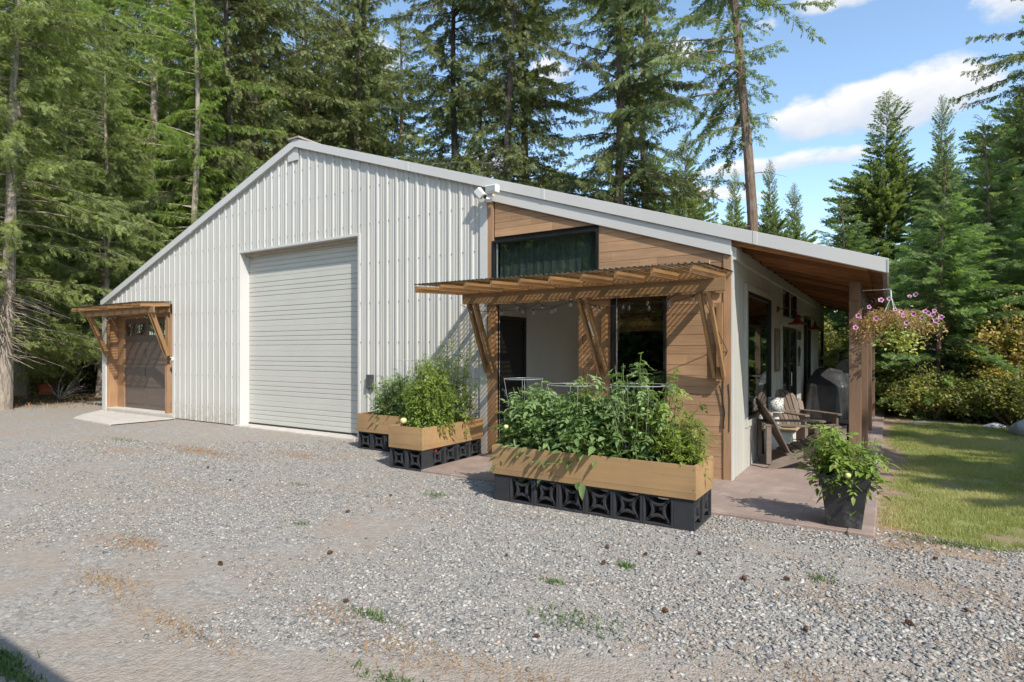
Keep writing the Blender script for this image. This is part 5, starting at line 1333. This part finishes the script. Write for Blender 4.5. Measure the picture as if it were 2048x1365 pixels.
# firs seen above the roof, left to right
T('B',-22.7,15,1.0,1.0,'fir with a grey trunk between the leftmost roof trees and the ridge',GB)
T('B',-17,16.3,2.2,1.03,'dark slim fir whose black trunk rises just right of the ridge',GB)
T('A',-14.6,19,3.0,.95,'bushy fir between the two dark slim trunks right of the ridge',GB)
T('A',-8.8,17.9,4.0,.92,'thick-trunked fir left of the pair of brown trunks above the cedar front',GB)
T('F',-8.6,20.6,5.4,.95,'fir with a smooth brown trunk, right of the pair above the cedar front',GB)
T('D',-12.2,20.5,.6,.68,'small dark bushy fir filling the gap left of the pair of trunks',GB)
T('D',-7.8,24.5,.3,(.86,.86,.95),'bushy green fir just behind the roof left of the leaning trunk','spires on the right skyline')
T('D',-10.7,27.6,1.3,(.42,.42,.98),'thin wispy spire left of the bushy green fir','spires on the right skyline')
T('D',-7.9,38,2.3,(.6,.6,1.08),'narrow spire half hidden by the leaning trunk','spires on the right skyline')
T('D',-4.8,33.6,3.3,(.52,.52,1.0),'narrow pointed spire right of the leaning trunk, taller of two','spires on the right skyline')
T('D',-3.8,36.6,4.3,(.62,.62,.93),'narrow pointed spire nearest the porch roof end, shorter of two','spires on the right skyline')
T('D',4.1,33.5,.9,(.62,.62,1.15),'slim dark spire right of the broad blue-green spruce','spires on the right skyline')
GR='trees closing the right edge'
T('A',7.2,17.5,2.1,.72,'tall dark fir crowding the right edge of the photo',GR)
T('D',6.9,24,5,1.15,'dark spruce behind the young fir at the right',GR)
T('D',5.3,17.6,1.9,.74,'mid-height dark spruce filling in behind the lawn at the right',GR)
T('D',3.3,19,4.1,.62,'low spruce between the broad spruce and the young fir',GR)
T('E',.3,16.5,2.5,1.15,'small fir seen past the end of the porch',GR)
T('E',5.0,11.6,1.2,1.05,'young fir at the right edge above the yellow shrubs',GR)
T('E',3.9,14.2,3.6,1.3,'larger young fir standing behind the nearest young fir',GR)
T('G',9.4,11.6,3.5,.95,'tree just beyond the right edge reaching boughs into the top corner',GR)
# left forest
rr=random.Random(77)
desc={'A':'shaggy brown-trunked fir deep in the forest left of the workshop','B':'slim dark-trunked fir deep in the forest left of the workshop','C':'lime-green larch deep in the forest left of the workshop','G':'drooping pale-trunked tree deep in the forest left of the workshop','D':'low dark spruce filling the forest understorey on the left'}
def fill(x,y,k=None,s=None):
    k=k or rr.choice(['A','B','A','C','G','B','D']); T(k,x,y,rr.uniform(0,6.28),s or rr.uniform(.82,1.12),desc[k],GL)
def at(u,d):
    l=(u-1024)/1181; return (1.6+d*(-.538+.843*l),-7.44+d*(.843+.538*l))
fixed=[(-22.2,-1.8,'G',.95),(-21.4,2.2,'G',.8),(-24.8,.9,'C',.95),(-26.5,3.2,'G',1.05),(-21.0,5.2,'C',.72),(-27.4,-.8,'A',.9),(-20.4,7.0,'D',.7),(-22.6,7.6,'B',.9)]
for x,y,k,s in fixed: fill(x,y,k,s)
for d0,d1,n,u0,u1 in ((29,33,11,-120,620),(34,40,12,-160,860),(41,50,12,-200,1080),(52,62,7,-200,1000)):
    for i in range(n):
        u=u0+(u1-u0)*(i+rr.uniform(.1,.9))/n; x,y=at(u,rr.uniform(d0,d1))
        if x>-17.5 and y<13.2: continue
        fill(x,y)
for u,d,k in ((610,36,'A'),(680,40,'B'),(800,42,'A'),(960,44,'B'),(560,42,'A'),(450,38,'A')):
    x,y=at(u,d); fill(x,y,k,rr.uniform(.85,1.05))
for u,d in ((30,30),(90,33),(150,31),(210,34),(250,30),(320,36),(60,38),(180,40),(400,42),(500,44),(120,26),(10,24)):
    x,y=at(u,d); fill(x,y,'D',rr.uniform(.45,.75))
# wood behind the viewer, seen only in the window glass
for i in range(11): T('D',-25+i*2.5,-17.5-(i%3)*1.2,i*1.7,.85,'low spruce of the wood behind the viewer','wood behind the viewer')
for i in range(16):
    x=-26+i*2.6+rr.uniform(-1,1); y=-27+rr.uniform(-5,3); k=rr.choice(['A','D','B','A'])
    T(k,x,y,rr.uniform(0,6.28),.75 if k!='D' else 1.1,'fir of the wood behind the viewer','wood behind the viewer')
for i in range(9):
    x=16+rr.uniform(-1,4); y=6.5+i*2.3; k=rr.choice(['D','E','A']); T(k,x,y,rr.uniform(0,6.28),{'D':.6,'E':1.0,'A':.34}[k],'tree of the wood beyond the lawn','wood beyond the lawn')
# trees off to the right that drop shade across the lawn
T('D',12,-2.6,1.5,.90,'spruce beyond the right edge shading the lawn','wood beyond the lawn')
T('D',12.6,.3,2.5,.92,'spruce beyond the right edge shading the middle of the lawn','wood beyond the lawn'); T('D',13,2.0,.4,.92,'spruce beyond the right edge shading the back of the lawn','wood beyond the lawn')
# ---- broadleaf shrubs
def shrub(name,loc,rx,ry,h,n,matn,seed,label,group,ls=(.05,.10),stems=24):
    r=random.Random(seed); nr=np.random.RandomState(seed); root=empty(name,loc,label,'shrub',group)
    st=MB(); tips=[]
    for k in range(stems):
        a=r.uniform(0,6.283); q=math.sqrt(r.random()); ex,ey=rx*q*math.cos(a),ry*q*math.sin(a); hh=h*(1-.5*q*q)*r.uniform(.6,1.05)
        pts=[Vector((ex*.25,ey*.25,-.03)),Vector((ex*.55,ey*.55,hh*.4)),Vector((ex*.9,ey*.9,hh*.8)),Vector((ex*1.05,ey*1.05,hh))]
        st.tube(pts,[.018,.012,.008,.003],4,cap=False); tips.append(pts)
        for j in range(3):
            p=pts[1].lerp(pts[3],r.random()); e=p+Vector((r.uniform(-.5,.5)*rx*.5,r.uniform(-.5,.5)*ry*.5,r.uniform(.0,.35))); st.tube([p,e],[.007,.002],3,cap=False); tips.append([p,p.lerp(e,.4),p.lerp(e,.7),e])
    st.build('stems',MT['twig'],root,local=True)
    P=[];T_=[]
    for k in range(n):
        pts=r.choice(tips); f=(r.random()**.7)*2.999; j=int(f); p=pts[j].lerp(pts[j+1],f-j)
        P.append((p.x+r.gauss(0,.11),p.y+r.gauss(0,.11),max(.03,p.z+r.gauss(0,.09)))); 
    P=np.array(P); V,F=leaflet(); V=V*np.array([1,1.5,1]); V=V[:, :]
    cl=vnoise(P[:,0]*1.0+20,P[:,2]*1.0+20+P[:,1],2.2,seed)
    A,B=place(V,F,P,nr.rand(n)*6.283,nr.uniform(-1.1,.5,n),nr.uniform(-1,1,n),nr.uniform(*ls,n))
    npmesh('foliage',A,B,np.repeat(np.clip(cl*.75+nr.uniform(-.15,.35,n),0,1),len(V)),MT[matn],root); return root
GS='shrubs along the back of the lawn'
S1=shrub('leafy_shrub',(.75,14.2,0),1.3,1.2,3.6,7000,'shrub',5,'tall leafy shrub seen past the far end of the porch',GS,(.06,.12),34)
S2=shrub('leafy_shrub',(2.4,9.6,0),1.1,.9,1.15,5200,'shrub',6,'low tangled olive shrub below the hanging basket at the lawn edge',GS,(.04,.09),40)
S3=shrub('golden_shrub',(3.95,10.0,0),.85,.9,3.1,8000,'autumn',7,'golden-leaved shrub at the right edge above the boulder',GS,(.05,.10),34)
def S(o,x,y,rz,s,label): c=copy_tree(o,None,(x,y,0),rz,s,label); c['group']=GS
S(S2,3.5,9.5,1.5,1.0,'low tangled shrub at the foot of the young fir')
S(S2,1.55,10.9,3.0,1.2,'low shrub beside the end of the concrete porch border')
S(S1,2.0,13.6,2.0,.8,'leafy shrub between the porch end and the young fir')
S(S1,-.6,15.2,4.0,1.0,'tall leafy shrub behind the rear corner of the porch')
S(S1,.2,13.0,5.0,.62,'shorter leafy shrub right behind the barrel grill')
S(S3,3.4,12.4,1.0,.75,'golden shrub partly hidden by the young fir')
S(S3,5.6,12.5,3.0,1.15,'tall golden shrub farther back at the right edge')
S(S2,4.0,8.9,4.4,1.0,'low shrub spilling over behind the boulder')
S(S1,4.4,13.2,1.1,.9,'green shrub rising behind the golden shrub at the right')
S(S1,9.5,6,1.1,.9,'leafy shrub beyond the right edge of the lawn'); S(S1,9.8,9.5,2.1,1.0,'second leafy shrub beyond the right edge of the lawn')
GU='undergrowth of the left forest'
for i,(x,y,s,l) in enumerate([(-24,-.4,1.0,'low tangled undergrowth beside the leaning pale trunk'),(-25.5,2,1.3,'low undergrowth under the lime-green larch'),(-22.5,3.6,1.1,'low undergrowth left of the small canopy'),(-27,4.2,1.5,'undergrowth behind the dark picket fence'),(-29,1,1.6,'undergrowth at the far left between trunks'),(-23.5,6.2,1.4,'undergrowth next to the workshop left corner')]):
    c=copy_tree(S2,None,(x,y,0),i*1.3,s,l); c['group']=GU
def bare_bush(x,y,label):
    B=empty('bare_bush',(x,y,0),label,'bush'); b=MB(); r=random.Random(4)
    for k in range(26):
        a=r.uniform(0,6.28); L=r.uniform(.5,1.3); p=Vector((0,0,0)); d=Vector((math.cos(a)*.6,math.sin(a)*.6,r.uniform(.4,1.1))).normalized()
        pts=[p]
        for j in range(4): d=(d+Vector((r.uniform(-.4,.4),r.uniform(-.4,.4),r.uniform(-.35,.25)))).normalized(); pts.append(pts[-1]+d*L/4)
        b.tube(pts,[.014,.011,.008,.005,.002],4,cap=False)
    b.build('branches',simple('pale_dead_branches',(.34,.30,.25),.9,0,.2,9),B,local=True)
bare_bush(-21.3,.9,'pale leafless bush in front of the dark forest at the left')
# far things left of the building
def back_left():
    F=empty('picket_fence',(-25.5,4.5,0),'dark weathered picket fence in the forest shade left of the workshop','fence')
    b=MB(); rr2=random.Random(3)
    for i in range(26): x=-27.6+i*.16; y=3.9+i*.05; h=rr2.uniform(.95,1.15); b.box((x,y,0),(x+.10,y+.02,h))
    b.build('pickets',MT['barkd'],F)
    b=MB(); b.bar((-27.7,3.93,.8),(-23.4,5.27,.8),.04,.07); b.bar((-27.7,3.93,.3),(-23.4,5.27,.3),.04,.07); b.build('rails',MT['barkd'],F)
    L=empty('green_frame',(-19.2,2.3,0),'lime green upright metal frame beside the left corner of the workshop','frame')
    b=MB(); b.box((-19.35,2.28,0),(-19.29,2.33,1.45)); b.box((-19.12,2.28,0),(-19.06,2.33,1.2)); b.build('uprights',MT['lime'],L)
    b=MB(); 
    for z in (.4,.8,1.1): b.box((-19.29,2.29,z),(-19.12,2.32,z+.03))
    b.build('rungs',MT['lime'],L)
    b=MB(); b.lathe([(0,0),(.20,0),(.24,.36),(.26,.36),(.22,.38),(.19,.05),(0,.04)],(-24.4,1.6,0),16); tag(b.build('orange_bucket',MT['orange']),'faded orange bucket in the forest shade at the left','bucket')
back_left()
# ================================================================== HILLS
def hills():
    m=simple('forested_hillside',(.035,.06,.04),.95,0,.4,.05)
    def ridge(name,y,x0,x1,h,seed,mat,label,jag=0):
        b=MB(); rr=random.Random(seed); n=160; vs=[];fs=[]
        for i in range(n+1):
            t=i/n; x=x0+(x1-x0)*t; z=h*(.55+.45*math.sin(t*5+seed)+.12*math.sin(t*17+seed))+rr.uniform(0,jag)
            vs+= [(x,y-120,-1),(x,y,z),(x,y+200,-1)]
        for i in range(n):
            k=i*3; fs+= [(k,k+3,k+4,k+1),(k+1,k+4,k+5,k+2)]
        b.add(vs,fs); tag(b.build(name,mat,smooth=False),label,None,None,'structure')
    ridge('hills',620,-700,500,24,2,m,'low wooded hills in the distance')
    ridge('far_mountain',6200,-5200,2600,330,1.2,simple('haze_tinted_mountain',(.16,.20,.24),.95,0,.1,.002),'far mountain ridge on the horizon')  # haze of distance painted into the blue-grey base colour
    m=leafmat('distant_forest_needles',[(0,(.03,.05,.025)),(1,(.07,.10,.05))])
    r=np.random.RandomState(2); n=2600; V=[];F=[];T=[]
    x=r.uniform(-140,90,n); y=r.uniform(60,330,n); h=r.uniform(5,11,n)*(1+ (y-60)/500)
    for i in range(n):
        if abs(x[i]-1.6-(y[i]+7)*0)>1e9: continue
        k=7
        for q in range(4):
            z0=h[i]*(.08+.22*q); z1=h[i]*(.42+.195*q); rad=h[i]*.17*(1-.2*q); o=len(V); a0=r.rand()*6
            V.extend([(x[i]+rad*math.cos(a0+6.283*j/k)*(1+.3*(j%2)),y[i]+rad*math.sin(a0+6.283*j/k)*(1+.3*(j%2)),z0) for j in range(k)]); V.append((x[i],y[i],z1)); F.extend([(o+j,o+(j+1)%k,o+k) for j in range(k)]); T.extend([.3+.1*q]*(k+1))
    tag(npmesh('distant_wood',np.array(V),np.array(F),np.array(T),m),'distant evergreen wood beyond the property',None,None,'stuff')
hills()
for o in bpy.data.objects:
    if '_o' in o: del o['_o']
